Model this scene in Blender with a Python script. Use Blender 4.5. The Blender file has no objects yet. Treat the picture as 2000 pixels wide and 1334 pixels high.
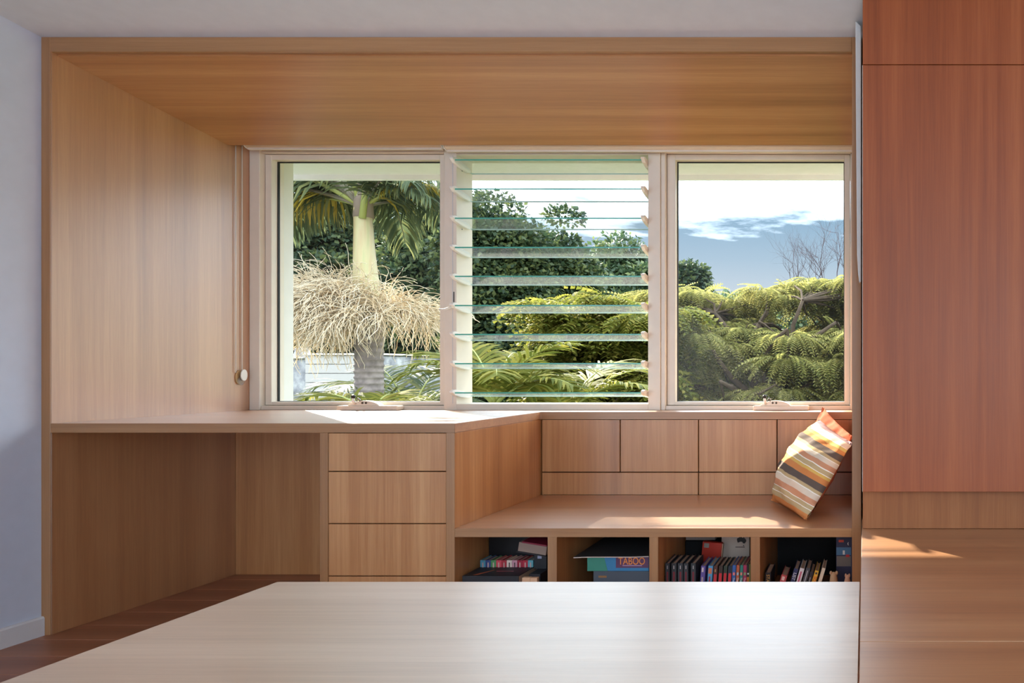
import bpy, bmesh, math, random
import numpy as np
from mathutils import Vector, Matrix

random.seed(7)
rng = np.random.default_rng(11)
scene = bpy.context.scene
COL = scene.collection

# ------------------------------------------------------------------ camera
CAM_Z = 0.92
cam_data = bpy.data.cameras.new('camera')
cam = bpy.data.objects.new('camera', cam_data)
COL.objects.link(cam)
cam.location = (0.0, 0.0, CAM_Z)
cam.rotation_euler = (math.radians(90), 0, 0)
cam_data.sensor_width = 36.0
cam_data.lens = 24.0
cam_data.shift_x = (1000 - 1688) / 2000
cam_data.shift_y = (720 - 667) / 2000
cam_data.clip_start = 0.05
cam_data.clip_end = 500
scene.camera = cam
K = 2000 * 24.0 / 36.0


def PX(u, Y):
    return (u - 1688) * Y / K


def PZ(v, Y):
    return CAM_Z + (720 - v) * Y / K


def lin(r, g, b):
    def f(c):
        c /= 255.0
        return c / 12.92 if c <= 0.04045 else ((c + 0.055) / 1.055) ** 2.4
    return (f(r), f(g), f(b), 1.0)


# ------------------------------------------------------------------ view
scene.view_settings.view_transform = 'Standard'
scene.view_settings.look = 'None'
scene.view_settings.gamma = 1.0
scene.view_settings.use_curve_mapping = False
scene.view_settings.exposure = 0.3
scene.cycles.use_denoising = True
scene.cycles.use_adaptive_sampling = True
scene.cycles.adaptive_threshold = 0.02
scene.cycles.max_bounces = 8
scene.cycles.diffuse_bounces = 4
scene.cycles.glossy_bounces = 3
scene.cycles.transparent_max_bounces = 24
scene.cycles.sample_clamp_indirect = 6.0

# ------------------------------------------------------------------ world sky
world = bpy.data.worlds.new('sky')
scene.world = world
world.use_nodes = True
nt = world.node_tree
nt.nodes.clear()
N = nt.nodes.new


def mathn(t, op, a=None, b=None, c=None, clamp=False):
    n = t.nodes.new('ShaderNodeMath')
    n.operation = op
    n.use_clamp = clamp
    for i, x in enumerate((a, b, c)):
        if x is None:
            continue
        if isinstance(x, (int, float)):
            n.inputs[i].default_value = x
        else:
            t.links.new(x, n.inputs[i])
    return n.outputs[0]


def ramp(t, fac, stops, interp='LINEAR'):
    n = t.nodes.new('ShaderNodeValToRGB')
    n.color_ramp.interpolation = interp
    el = n.color_ramp.elements
    while len(el) < len(stops):
        el.new(0.5)
    for e, (p, c) in zip(el, stops):
        e.position = p
        e.color = c
    t.links.new(fac, n.inputs[0])
    return n.outputs[0]


tc = N('ShaderNodeTexCoord')
sep = N('ShaderNodeSeparateXYZ')
nt.links.new(tc.outputs['Generated'], sep.inputs[0])
zz = sep.outputs[2]
SKY = 4.9


def sky_tone(r, g, b):
    c = lin(r, g, b)
    k = SKY * 2 ** scene.view_settings.exposure
    return (c[0] / k, c[1] / k, c[2] / k, 1)


blue = ramp(nt, zz, [(0.0, sky_tone(222, 228, 236)), (0.10, sky_tone(214, 225, 236)), (0.155, sky_tone(182, 206, 226)), (0.22, sky_tone(152, 188, 216)),
                     (0.5, sky_tone(122, 168, 214)), (1.0, sky_tone(92, 142, 204))])
mp = N('ShaderNodeMapping')
mp.inputs['Scale'].default_value = (3.0, 3.0, 15.0)
mp.inputs['Location'].default_value = (0.35, 0.2, 0.1)
nt.links.new(tc.outputs['Generated'], mp.inputs[0])
nz = N('ShaderNodeTexNoise')
nz.inputs['Scale'].default_value = 1.7
nz.inputs['Detail'].default_value = 7
nz.inputs['Roughness'].default_value = 0.55
nt.links.new(mp.outputs[0], nz.inputs['Vector'])
m1 = mathn(nt, 'MULTIPLY_ADD', zz, 17.0, -17.0 * 0.211)
m1 = mathn(nt, 'MINIMUM', m1, 0.85)
m2 = mathn(nt, 'MULTIPLY_ADD', nz.outputs[0], 3.0, -1.5)
m3 = mathn(nt, 'ADD', m1, m2)
m3 = mathn(nt, 'ADD', m3, 0.42, clamp=True)
cmix = N('ShaderNodeMix')
cmix.data_type = 'RGBA'
nt.links.new(m3, cmix.inputs[0])
nt.links.new(blue, cmix.inputs[6])
cmix.inputs[7].default_value = (0.76, 0.88, 1.0, 1)
bg = N('ShaderNodeBackground')
bg.inputs[1].default_value = SKY
nt.links.new(cmix.outputs[2], bg.inputs[0])
wo = N('ShaderNodeOutputWorld')
nt.links.new(bg.outputs[0], wo.inputs[0])

# ------------------------------------------------------------------ sun
SUN_AZ, SUN_EL = math.radians(46), math.radians(30)
sdir = Vector((-math.sin(SUN_AZ) * math.cos(SUN_EL), math.cos(SUN_AZ) * math.cos(SUN_EL), math.sin(SUN_EL)))
sl = bpy.data.lights.new('sun', 'SUN')
sl.energy = 16.0
sl.angle = math.radians(0.6)
sl.color = (1.0, 0.90, 0.74)
sun = bpy.data.objects.new('sun', sl)
COL.objects.link(sun)
sun.rotation_euler = sdir.to_track_quat('Z', 'Y').to_euler()
sun.location = (-20, 20, 15)

# added fill lamps in two made-up openings, rear and left, behind the camera
def fill_light(name, loc, out, sx, sy, watts):
    d = bpy.data.lights.new(name, 'AREA')
    d.shape = 'RECTANGLE'
    d.size, d.size_y = sx, sy
    d.energy = watts
    d.color = (0.66, 0.84, 1.0)
    o = bpy.data.objects.new(name, d)
    COL.objects.link(o)
    o.location = loc
    o.rotation_euler = Vector(out).to_track_quat('Z', 'Y').to_euler()
    return o


fill_light('rear_fill_light', (1.2, -2.72, 1.3), (0, -1, 0), 2.1, 1.9, 56)
fill_light('left_fill_light', (-2.86, -1.5, 1.3), (-1, 0, 0), 1.7, 1.7, 54)


# ------------------------------------------------------------------ materials
def new_mat(name):
    m = bpy.data.materials.new(name)
    m.use_nodes = True
    t = m.node_tree
    b = t.nodes['Principled BSDF']
    return m, t, b


_plain = {}


def plain(name, rgb, rough=0.5, spec=0.5, metallic=0.0, noise=0.0):
    if name in _plain:
        return _plain[name]
    m, t, b = new_mat(name)
    b.inputs['Roughness'].default_value = rough
    b.inputs['Specular IOR Level'].default_value = spec
    b.inputs['Metallic'].default_value = metallic
    c = lin(*rgb)
    tcn = t.nodes.new('ShaderNodeTexCoord')
    n = t.nodes.new('ShaderNodeTexNoise')
    n.inputs['Scale'].default_value = 18
    n.inputs['Detail'].default_value = 4
    t.links.new(tcn.outputs['Object'], n.inputs['Vector'])
    k = max(noise, 0.03)
    col = ramp(t, n.outputs[0], [(0.25, tuple(x * (1 - k) for x in c[:3]) + (1,)), (0.75, tuple(min(1, x * (1 + k)) for x in c[:3]) + (1,))])
    t.links.new(col, b.inputs['Base Color'])
    _plain[name] = m
    return m


def wood(name, axis, dark, mid, light, rough=0.34, spec=0.8, band=0.85, seed=0.0, coat=0.0, coat_rough=0.40, coat_ior=1.75, dist=0.5):
    """laminate with long grain along one axis of the object"""
    m, t, b = new_mat(name)
    tcn = t.nodes.new('ShaderNodeTexCoord')

    def noise(along, across, detail, dist=0.0, off=0.0):
        mp_ = t.nodes.new('ShaderNodeMapping')
        s = [across] * 3
        s[axis] = along
        mp_.inputs['Scale'].default_value = s
        mp_.inputs['Location'].default_value = (seed + off, seed * 1.7 + off, seed * 0.6 + off)
        t.links.new(tcn.outputs['Object'], mp_.inputs[0])
        n_ = t.nodes.new('ShaderNodeTexNoise')
        n_.inputs['Scale'].default_value = 1.0
        n_.inputs['Detail'].default_value = detail
        n_.inputs['Distortion'].default_value = dist
        t.links.new(mp_.outputs[0], n_.inputs['Vector'])
        return n_.outputs[0]
    broad = noise(0.3, 11.0, 3.0, dist)
    fine = noise(1.2, 95.0, 3.0, 0.2, 3.1)
    pores = noise(9.0, 330.0, 2.0, 0.0, 7.7)
    f = mathn(t, 'MULTIPLY_ADD', broad, 0.95 * band, 0.5 - 0.475 * band)
    f = mathn(t, 'MULTIPLY_ADD', fine, 0.36, mathn(t, 'SUBTRACT', f, 0.18))
    f = mathn(t, 'MULTIPLY_ADD', pores, 0.30, mathn(t, 'SUBTRACT', f, 0.15))
    col = ramp(t, f, [(0.22, lin(*dark)), (0.5, lin(*mid)), (0.78, lin(*light))])
    t.links.new(col, b.inputs['Base Color'])
    r = mathn(t, 'MULTIPLY_ADD', fine, 0.12, rough - 0.06)
    t.links.new(r, b.inputs['Roughness'])
    b.inputs['Specular IOR Level'].default_value = spec
    b.inputs['Coat Weight'].default_value = coat
    b.inputs['Coat Roughness'].default_value = coat_rough
    b.inputs['Coat IOR'].default_value = coat_ior
    bump = t.nodes.new('ShaderNodeBump')
    bump.inputs['Strength'].default_value = 0.06
    bump.inputs['Distance'].default_value = 0.0006
    t.links.new(pores, bump.inputs['Height'])
    t.links.new(bump.outputs[0], b.inputs['Normal'])
    return m


OAK = ((152, 97, 54), (178, 121, 72), (200, 147, 96))
W_X = wood('oak_laminate_along_x', 0, *OAK, seed=1.0)
W_TOP = wood('oak_top_satin_lacquer', 0, *OAK, seed=1.0, coat=1.0, coat_rough=0.48, coat_ior=1.95)
W_PALE_GLARE = wood('pale_glare_oak_lacquer', 0, (172, 138, 108), (196, 164, 134), (213, 185, 158), seed=1.5, coat=1.0, coat_rough=0.48, coat_ior=1.95)  # slightly paler oak, lightened further in the colour for window glare
W_SIDE = wood('oak_side_satin', 2, *OAK, seed=2.0, coat=1.0, coat_rough=0.45, coat_ior=2.4)
W_Z = wood('oak_laminate_upright', 2, *OAK, seed=2.0)
W_Y = wood('oak_laminate_along_y', 1, *OAK, seed=3.0)
EDGE = ((138, 94, 55), (159, 112, 69), (177, 130, 85))
E_X = wood('oak_edging_along_x', 0, *EDGE, seed=4.0)
E_Z = wood('oak_edging_upright', 2, *EDGE, seed=5.0)
OAK_SHADE = ((126, 60, 26), (150, 76, 36), (168, 92, 48))  # same oak laminate, with shade and warm bounce put into the colour
W_LOW_SHADE = wood('oak_upright_low_shade_toned', 2, (124, 72, 38), (148, 90, 50), (168, 110, 66), seed=9.0, spec=0.3, rough=0.5)  # lower panel oak, its shade mixed into the colour
W_Z_SHADE = wood('oak_upright_shade_toned', 2, *OAK_SHADE, seed=6.0, band=0.8, spec=0.4, rough=0.45, dist=1.6)
FLOORW = ((132, 80, 54), (158, 100, 70), (178, 120, 86))
F_X = wood('floor_timber', 0, *FLOORW, seed=8.0, rough=0.4)
WHITE_WALL = plain('white_wall_paint', (206, 214, 228), 0.75, 0.3)
WHITE_CEIL = plain('white_ceiling_paint', (212, 217, 222), 0.8, 0.3)
CREAM = plain('cream_powder_coat', (228, 217, 200), 0.38, 0.5)
CREAM2 = plain('cream_blind_cloth', (214, 194, 166), 0.6, 0.4)
WHITE_PL = plain('white_plastic', (235, 232, 224), 0.35, 0.5)
GREYWHITE = plain('grey_white_enamel', (205, 206, 204), 0.4, 0.5)
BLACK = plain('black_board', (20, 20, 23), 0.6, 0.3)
BLACKM = plain('black_plastic', (14, 14, 15), 0.4, 0.5)
GASKET = plain('dark_gasket', (38, 38, 36), 0.6, 0.3)
STEEL = plain('steel', (150, 150, 150), 0.35, 0.5, 1.0)
DARKIN = plain('dark_carcass_inside', (46, 34, 27), 0.7, 0.3)
SOFFIT = plain('white_soffit_paint', (232, 230, 224), 0.7, 0.3)


def glass_mat(name, tint, refl, dust=0.0):
    """thin clear sheet: see-through, mirror sheen growing towards grazing view, a little dust"""
    m = bpy.data.materials.new(name)
    m.use_nodes = True
    t = m.node_tree
    t.nodes.clear()
    tr = t.nodes.new('ShaderNodeBsdfTransparent')
    tr.inputs[0].default_value = tint
    gl = t.nodes.new('ShaderNodeBsdfGlossy')
    gl.inputs['Roughness'].default_value = 0.02
    g = t.nodes.new('ShaderNodeNewGeometry')
    dt = t.nodes.new('ShaderNodeVectorMath')
    dt.operation = 'DOT_PRODUCT'
    t.links.new(g.outputs['Normal'], dt.inputs[0])
    t.links.new(g.outputs['Incoming'], dt.inputs[1])
    c = mathn(t, 'SUBTRACT', 1.0, mathn(t, 'ABSOLUTE', dt.outputs['Value']), clamp=True)
    f = mathn(t, 'MULTIPLY_ADD', mathn(t, 'POWER', c, 5.0), 0.96 * refl, 0.04 * refl, clamp=True)
    mx = t.nodes.new('ShaderNodeMixShader')
    t.links.new(f, mx.inputs[0])
    t.links.new(tr.outputs[0], mx.inputs[1])
    t.links.new(gl.outputs[0], mx.inputs[2])
    last = mx
    if dust:
        df = t.nodes.new('ShaderNodeBsdfDiffuse')
        df.inputs[0].default_value = (0.8, 0.86, 0.88, 1)
        tl = t.nodes.new('ShaderNodeBsdfTranslucent')
        tl.inputs[0].default_value = (0.8, 0.86, 0.88, 1)
        ad = t.nodes.new('ShaderNodeMixShader')
        ad.inputs[0].default_value = 0.5
        t.links.new(df.outputs[0], ad.inputs[1])
        t.links.new(tl.outputs[0], ad.inputs[2])
        nz_ = t.nodes.new('ShaderNodeTexNoise')
        nz_.inputs['Scale'].default_value = 30
        nz_.inputs['Detail'].default_value = 5
        m2_ = t.nodes.new('ShaderNodeMixShader')
        t.links.new(mathn(t, 'MULTIPLY', nz_.outputs[0], dust * 2, clamp=True), m2_.inputs[0])
        t.links.new(mx.outputs[0], m2_.inputs[1])
        t.links.new(ad.outputs[0], m2_.inputs[2])
        last = m2_
    out = t.nodes.new('ShaderNodeOutputMaterial')
    t.links.new(last.outputs[0], out.inputs[0])
    return m


GLASS = glass_mat('clear_window_glass', (0.97, 0.98, 0.98, 1), 0.22, 0.001)
GLASS_L = glass_mat('clear_louvre_glass', (0.96, 0.98, 0.98, 1), 0.35, 0.075)
GEDGE = plain('green_glass_edge', (74, 172, 152), 0.25, 0.6)


def leaf_mat(name, stops, trans=0.45, rough=0.45, gloss=0.4, fade=0.76):
    m = bpy.data.materials.new(name)
    m.use_nodes = True
    t = m.node_tree
    t.nodes.clear()
    g = t.nodes.new('ShaderNodeNewGeometry')
    tcn = t.nodes.new('ShaderNodeTexCoord')
    n = t.nodes.new('ShaderNodeTexNoise')
    n.inputs['Scale'].default_value = 0.9
    n.inputs['Detail'].default_value = 2
    t.links.new(tcn.outputs['Object'], n.inputs['Vector'])
    f = mathn(t, 'MULTIPLY', g.outputs['Random Per Island'], 0.6)
    f = mathn(t, 'MULTIPLY_ADD', n.outputs[0], 0.8, mathn(t, 'SUBTRACT', f, 0.2))
    stops = [(p, tuple(x * fade for x in c[:3]) + (1,)) for p, c in stops]
    col = ramp(t, f, stops)
    b = t.nodes.new('ShaderNodeBsdfPrincipled')
    t.links.new(col, b.inputs['Base Color'])
    b.inputs['Roughness'].default_value = rough
    b.inputs['Specular IOR Level'].default_value = gloss
    tl = t.nodes.new('ShaderNodeBsdfTranslucent')
    t.links.new(col, tl.inputs[0])
    mx = t.nodes.new('ShaderNodeMixShader')
    mx.inputs[0].default_value = trans
    t.links.new(b.outputs[0], mx.inputs[1])
    t.links.new(tl.outputs[0], mx.inputs[2])
    out = t.nodes.new('ShaderNodeOutputMaterial')
    t.links.new(mx.outputs[0], out.inputs[0])
    return m


# ------------------------------------------------------------------ mesh helpers
class MB:
    """collects shapes in world coordinates for one mesh"""

    def __init__(self):
        self.v, self.f, self.mi = [], [], []

    def add(self, verts, faces, mi=0):
        o = len(self.v)
        self.v += [tuple(p) for p in verts]
        self.f += [tuple(i + o for i in f) for f in faces]
        self.mi += [mi] * len(faces)
        return self

    def box(self, x0, x1, y0, y1, z0, z1, mi=0):
        v = [(x0, y0, z0), (x1, y0, z0), (x1, y1, z0), (x0, y1, z0), (x0, y0, z1), (x1, y0, z1), (x1, y1, z1), (x0, y1, z1)]
        f = [(0, 3, 2, 1), (4, 5, 6, 7), (0, 1, 5, 4), (1, 2, 6, 5), (2, 3, 7, 6), (3, 0, 4, 7)]
        return self.add(v, f, mi)

    def prism(self, pts, lo, hi, axis):
        """closed outline pts (2D) pushed along axis from lo to hi"""
        def mk(p, w):
            return {0: (w, p[0], p[1]), 1: (p[0], w, p[1]), 2: (p[0], p[1], w)}[axis]
        n = len(pts)
        v = [mk(p, lo) for p in pts] + [mk(p, hi) for p in pts]
        f = [tuple(range(n - 1, -1, -1)), tuple(range(n, 2 * n))]
        f += [(i, (i + 1) % n, n + (i + 1) % n, n + i) for i in range(n)]
        return self.add(v, f)

    def tube(self, pts, radii, sides=8, caps=True):
        pts = [Vector(p) for p in pts]
        if not hasattr(radii, '__len__'):
            radii = [radii] * len(pts)
        V, F = [], []
        up = None
        for i, p in enumerate(pts):
            d = (pts[min(i + 1, len(pts) - 1)] - pts[max(i - 1, 0)])
            d = d.normalized() if d.length > 1e-9 else Vector((0, 0, 1))
            if up is None:
                up = d.orthogonal().normalized()
            else:
                up = (up - d * up.dot(d))
                up = up.normalized() if up.length > 1e-6 else d.orthogonal().normalized()
            w = d.cross(up)
            for k in range(sides):
                a = 2 * math.pi * k / sides
                V.append(p + (up * math.cos(a) + w * math.sin(a)) * radii[i])
        for i in range(len(pts) - 1):
            for k in range(sides):
                F.append((i * sides + k, i * sides + (k + 1) % sides, (i + 1) * sides + (k + 1) % sides, (i + 1) * sides + k))
        if caps:
            F.append(tuple(range(sides - 1, -1, -1)))
            F.append(tuple((len(pts) - 1) * sides + k for k in range(sides)))
        return self.add(V, F)

    def lathe(self, prof, cx, cy, sides=20):
        """prof = [(radius, z)...] around a vertical axis"""
        return self.tube([(cx, cy, z) for r, z in prof], [r for r, z in prof], sides)

    def build(self, name, mat, parent=None, bevel=0.0, smooth=False, segs=1):
        me = bpy.data.meshes.new(name)
        off = Vector(parent_world(parent)) if parent else Vector((0, 0, 0))
        me.from_pydata([tuple(Vector(p) - off) for p in self.v], [], self.f)
        mats = mat if isinstance(mat, (list, tuple)) else [mat]
        for m in mats:
            me.materials.append(m)
        me.polygons.foreach_set('material_index', self.mi)
        bm = bmesh.new()
        bm.from_mesh(me)
        bmesh.ops.recalc_face_normals(bm, faces=bm.faces)
        if bevel:
            bmesh.ops.bevel(bm, geom=[e for e in bm.edges if e.is_manifold and e.calc_face_angle(0) > 0.6],
                            offset=bevel, segments=segs, affect='EDGES', profile=0.5, clamp_overlap=True)
        bm.to_mesh(me)
        bm.free()
        if smooth:
            me.polygons.foreach_set('use_smooth', [True] * len(me.polygons))
        me.update()
        o = bpy.data.objects.new(name, me)
        COL.objects.link(o)
        if parent:
            o.parent = parent
        return o


def parent_world(p):
    l = Vector((0, 0, 0))
    while p is not None:
        l += p.location
        p = p.parent
    return l


def tag(o, label=None, cat=None, group=None, kind=None):
    if label:
        o['label'] = label
    if cat:
        o['category'] = cat
    if group:
        o['group'] = group
    if kind:
        o['kind'] = kind
    return o


def thing(name, loc, label=None, cat=None, group=None, kind=None):
    o = bpy.data.objects.new(name, None)
    o.empty_display_size = 0.1
    COL.objects.link(o)
    o.location = loc
    return tag(o, label, cat, group, kind)


def box(name, mat, x0, x1, y0, y1, z0, z1, parent=None, bevel=0.0008):
    return MB().box(x0, x1, y0, y1, z0, z1).build(name, mat, parent, bevel)


def arr_mesh(name, V, F, mat, parent=None, smooth=False):
    """mesh from numpy arrays, V (n,3) world, F (m,k)"""
    off = np.array(parent_world(parent)) if parent else np.zeros(3)
    me = bpy.data.meshes.new(name)
    V = np.asarray(V, dtype=np.float32) - off.astype(np.float32)
    F = np.asarray(F, dtype=np.int32)
    me.vertices.add(len(V))
    me.vertices.foreach_set('co', V.ravel())
    m, k = F.shape
    me.loops.add(m * k)
    me.loops.foreach_set('vertex_index', F.ravel())
    me.polygons.add(m)
    me.polygons.foreach_set('loop_start', np.arange(0, m * k, k, dtype=np.int32))
    me.materials.append(mat)
    if smooth:
        me.polygons.foreach_set('use_smooth', np.ones(m, dtype=bool))
    me.update(calc_edges=True)
    me.validate()
    o = bpy.data.objects.new(name, me)
    COL.objects.link(o)
    if parent:
        o.parent = parent
    return o


def batch(tv, tf, mats, offs):
    """copies of a template (tv, tf) under rotation-scale matrices and offsets"""
    n = len(tv)
    V = np.einsum('mij,nj->mni', mats, tv) + offs[:, None, :]
    F = (np.asarray(tf)[None, :, :] + (np.arange(len(offs)) * n)[:, None, None])
    return V.reshape(-1, 3), F.reshape(-1, F.shape[-1])


def frames(fwd, up):
    """orthonormal frames: columns side, forward, normal"""
    f = fwd / np.linalg.norm(fwd, axis=1, keepdims=True)
    s = np.cross(f, up)
    s /= np.maximum(np.linalg.norm(s, axis=1, keepdims=True), 1e-6)
    n = np.cross(s, f)
    return np.stack([s, f, n], axis=2)


# ------------------------------------------------------------------ key dimensions
D0 = 2.355                       # front plane of the built-in joinery
XL, XR = PX(98, D0), PX(1664, D0)     # inner faces of the niche
ZD = PZ(827, D0) + 0.0           # desk surface
ZB = PZ(1032, D0)                # bench surface
YB = 2.978                       # bench back
YW = 3.19                        # window line


def ceil_z(y):
    return 2.0645 + 0.155 * (D0 - y)


# ================================================================== STRUCTURE
WL = -2.84
floor = box('floor', plain('sub_floor', (70, 45, 32)), WL, 2.6, -2.7, 3.2, -0.12, -0.021, bevel=0)
tag(floor, 'brown timber floor of long boards', kind='structure')
pw = 0.132
y = -2.7
k = 0
plank_me = None
while y < 3.15:
    if plank_me is None:
        pl = MB().box(WL, 2.6, 0.0006, pw - 0.0006, -0.02, 0.0).build('plank', F_X, None, 0.0008)
        plank_me = pl.data
    else:
        pl = bpy.data.objects.new('plank', plank_me)
        COL.objects.link(pl)
    pl.parent = floor
    pl.location = (0, y, 0)
    y += pw
    k += 1

wl = MB().box(WL - 0.15, WL, -0.6, 3.3, -0.1, 2.95).box(WL - 0.15, WL, -2.7, -2.4, -0.1, 2.95).box(WL - 0.15, WL, -2.4, -0.6, -0.1, 0.4).box(WL - 0.15, WL, -2.4, -0.6, 2.2, 2.95).build('wall_left', WHITE_WALL)  # opening behind the camera is made up, cut for the added lamp
tag(wl, 'plain white painted wall left of the desk niche', kind='structure')
rw = MB()
rw.box(2.6, 2.75, -2.7, 2.8, -0.1, 2.95)
tag(rw.build('wall_right', WHITE_WALL), 'plain white right-hand wall', kind='structure')
cm = MB().prism([(-2.7, ceil_z(-2.7)), (D0 + 0.0, ceil_z(D0)), (3.0, ceil_z(3.0)), (3.0, 3.1), (-2.7, 3.1)], WL - 0.15, 2.75, 0)
cl = cm.build('ceiling', WHITE_CEIL)
tag(cl, 'white raked ceiling sloping down to the niche', kind='structure')
bb = MB()
bb.prism([(WL, 0), (WL + 0.014, 0), (WL + 0.014, 0.060), (WL + 0.010, 0.066), (WL, 0.066)], -2.7, D0 - 0.001, 1)
tag(bb.build('baseboard_left', plain('white_gloss_trim', (222, 222, 222), 0.4)), 'white skirting board along the left wall', kind='structure')
wr = MB()
wr.box(WL, 0.1, -2.85, -2.7, -0.1, 2.95).box(2.3, 2.6, -2.85, -2.7, -0.1, 2.95).box(0.1, 2.3, -2.85, -2.7, 2.3, 2.95).box(0.1, 2.3, -2.85, -2.7, -0.1, 0.3)  # unseen opening added to house the rear fill lamp
tag(wr.build('wall_rear', WHITE_WALL), 'white rear wall with a wide opening made for the fill lamp', kind='structure')
wb = MB()
wb.box(WL - 0.15, 0.0, 3.205, 3.33, -0.1, ZD - 0.036)
wb.box(WL - 0.15, 0.0, 3.26, 3.36, 1.935, 2.9)
wb.box(WL - 0.15, -2.81, 3.26, 3.36, ZD - 0.036, 1.935)
wb.box(0.0, 2.75, 2.62, 2.75, -0.1, 2.95)
wb.box(-0.01, 0.1, 2.75, 3.36, -0.1, 2.95)
tag(wb.build('wall_back', plain('outer_wall_render', (226, 222, 214), 0.8)), 'white outer wall around the windows', kind='structure')
ev = thing('trim_1', (0, 3.36, 1.95), 'white eave above the windows outside', kind='structure')
box('soffit', SOFFIT, -5.2, 3.0, 3.36, 3.76, 1.982, 2.0, ev, 0)
box('fascia', SOFFIT, -5.2, 3.0, 3.74, 3.765, 1.956, 2.18, ev, 0)
box('roof_sheet', plain('roof_metal', (150, 152, 150), 0.5), -5.2, 3.0, 2.9, 3.79, 2.9, 2.93, ev, 0)

# ---------------------------------------------------------------- windows
ZF = ZD  # frames stand on the ledge


def awning_window(name, label, x0, x1, sx0, gx0, gx1, sx1, winder_u, base0, base1, dome0, dome1, dark_front):
    w = thing(name, ((x0 + x1) / 2, 3.14, ZF), label, kind='structure')
    f = MB()
    f.box(x0, sx0, 3.117, 3.25, ZF, 1.95)
    f.box(sx1, x1, 3.117, 3.25, ZF, 1.95)
    f.box(sx0, sx1, 3.125, 3.25, 1.908, 1.95)
    f.box(sx0, sx1, 3.125, 3.25, ZF, ZF + 0.019)
    f.build('frame', CREAM, w, 0.0015)
    s = MB()
    zb, zt = ZF + 0.021, 1.906
    gb, gt = PZ(784, 3.179), PZ(312, 3.144)
    s.box(sx0 + 0.002, gx0, 3.144, 3.20, zb, zt)
    s.box(gx1, sx1 - 0.002, 3.144, 3.20, zb, zt)
    s.box(gx0, gx1, 3.144, 3.20, gt, zt)
    s.box(gx0, gx1, 3.144, 3.20, zb, gb)
    sh = s.build('sash', CREAM, w, 0.0015)
    g = MB()
    e = 0.004
    g.box(gx0, gx0 + e, 3.176, 3.186, gb, gt).box(gx1 - e, gx1, 3.176, 3.186, gb, gt)
    g.box(gx0 + e, gx1 - e, 3.176, 3.186, gt - e, gt).box(gx0 + e, gx1 - e, 3.176, 3.186, gb, gb + e * 0.5)
    g.build('gasket', GASKET, sh)
    box('pane', GLASS, gx0 + 0.002, gx1 - 0.002, 3.178, 3.184, gb + 0.001, gt - 0.001, sh, 0)
    # chain winder on the bottom rail
    b0, b1 = PX(base0, 3.1), PX(base1, 3.1)
    wd = box('winder', CREAM, b0, b1, 3.078, 3.125, ZF + 0.001, ZF + 0.021, w, 0.003)
    d0, d1 = PX(dome0, 3.1), PX(dome1, 3.1)
    n = 14
    pts = [(d0 + (d1 - d0) * i / n, ZF + 0.020 + 0.024 * math.sin(math.pi * i / n) ** 0.6) for i in range(n + 1)]
    MB().prism(pts, 3.086, 3.122, 1).build('winder_housing', CREAM, w, 0.002)
    kx = PX(winder_u, 3.09)
    arm = MB().tube([(kx + 0.004, 3.084, ZF + 0.03), (kx + 0.002, 3.074, ZF + 0.043), (kx, 3.078, ZF + 0.058)], [0.006, 0.006, 0.005], 8)
    arm.build('winder_crank', WHITE_PL, w, 0, True)
    MB().lathe([(0.002, ZF + 0.054), (0.008, ZF + 0.056), (0.0095, ZF + 0.063), (0.007, ZF + 0.069), (0.002, ZF + 0.071)], kx, 3.078, 12).build('winder_knob', BLACKM, w, 0, True)
    MB().tube([(kx + 0.012, 3.082, ZF + 0.044), (kx + 0.020, 3.08, ZF + 0.056), (kx + 0.027, 3.082, ZF + 0.050), (kx + 0.024, 3.086, ZF + 0.042)], 0.003, 6).build('chain_loop', STEEL, w, 0, True)
    for dx in (0.036, 0.052):
        MB().tube([(kx + dx, 3.088, ZF + 0.034), (kx + dx, 3.083, ZF + 0.034)], 0.0045, 10).build('screw', plain('dark_screw', (70, 58, 44), 0.4, 0.5, 0.6), w)
    return w


SX0, GX0 = PX(507, 3.117), PX(530, 3.144)
awning_window('window_1', 'cream awning window on the left looking onto the palm', XL, PX(868, 3.11), SX0, GX0,
              PX(859, 3.144), -1.9205, 694, 665, 782, 682, 745, True)
awning_window('window_3', 'cream awning window on the right looking onto the feathery tree', PX(1290, 3.11), XR, PX(1299, 3.117), PX(1319, 3.144),
              PX(1649, 3.144), PX(1661, 3.144), 1494, 1472, 1580, 1484, 1545, False)

# louvre window
lw = thing('window_2', (-1.42, 3.15, ZF), 'cream louvre window with nine clear glass blades in the middle', kind='structure')
LX0, LX1 = PX(868, 3.11), PX(1290, 3.11)
IX0, IX1 = PX(892, 3.11), PX(1266, 3.11)
f = MB()
f.box(LX0 + 0.001, IX0, 3.108, 3.235, ZF, 1.95).box(IX1, LX1 - 0.001, 3.108, 3.235, ZF, 1.95)
f.box(IX0, IX1, 3.108, 3.235, ZF, PZ(789, 3.11)).box(IX0, IX1, 3.108, 3.235, 1.893, 1.95)
f.build('frame', CREAM, lw, 0.0015)
ch = MB()
ch.box(IX0 - 0.018, IX0 - 0.015, 3.1062, 3.1085, ZF + 0.03, 1.89)
ch.build('channel', GREYWHITE, lw)
box('locking_slot', GASKET, IX0 - 0.0125, IX0 - 0.0095, 3.1055, 3.1085, PZ(592, 3.11), PZ(570, 3.11), lw, 0)
YF, RUN, DROP = 3.07, 0.150, 0.0205
blades = [311, 368, 425, 482, 538.5, 595.5, 652, 709, 766]
b_me = k_me = kr_me = None
bx0, bx1 = IX0 + 0.006, IX1 - 0.006
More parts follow.
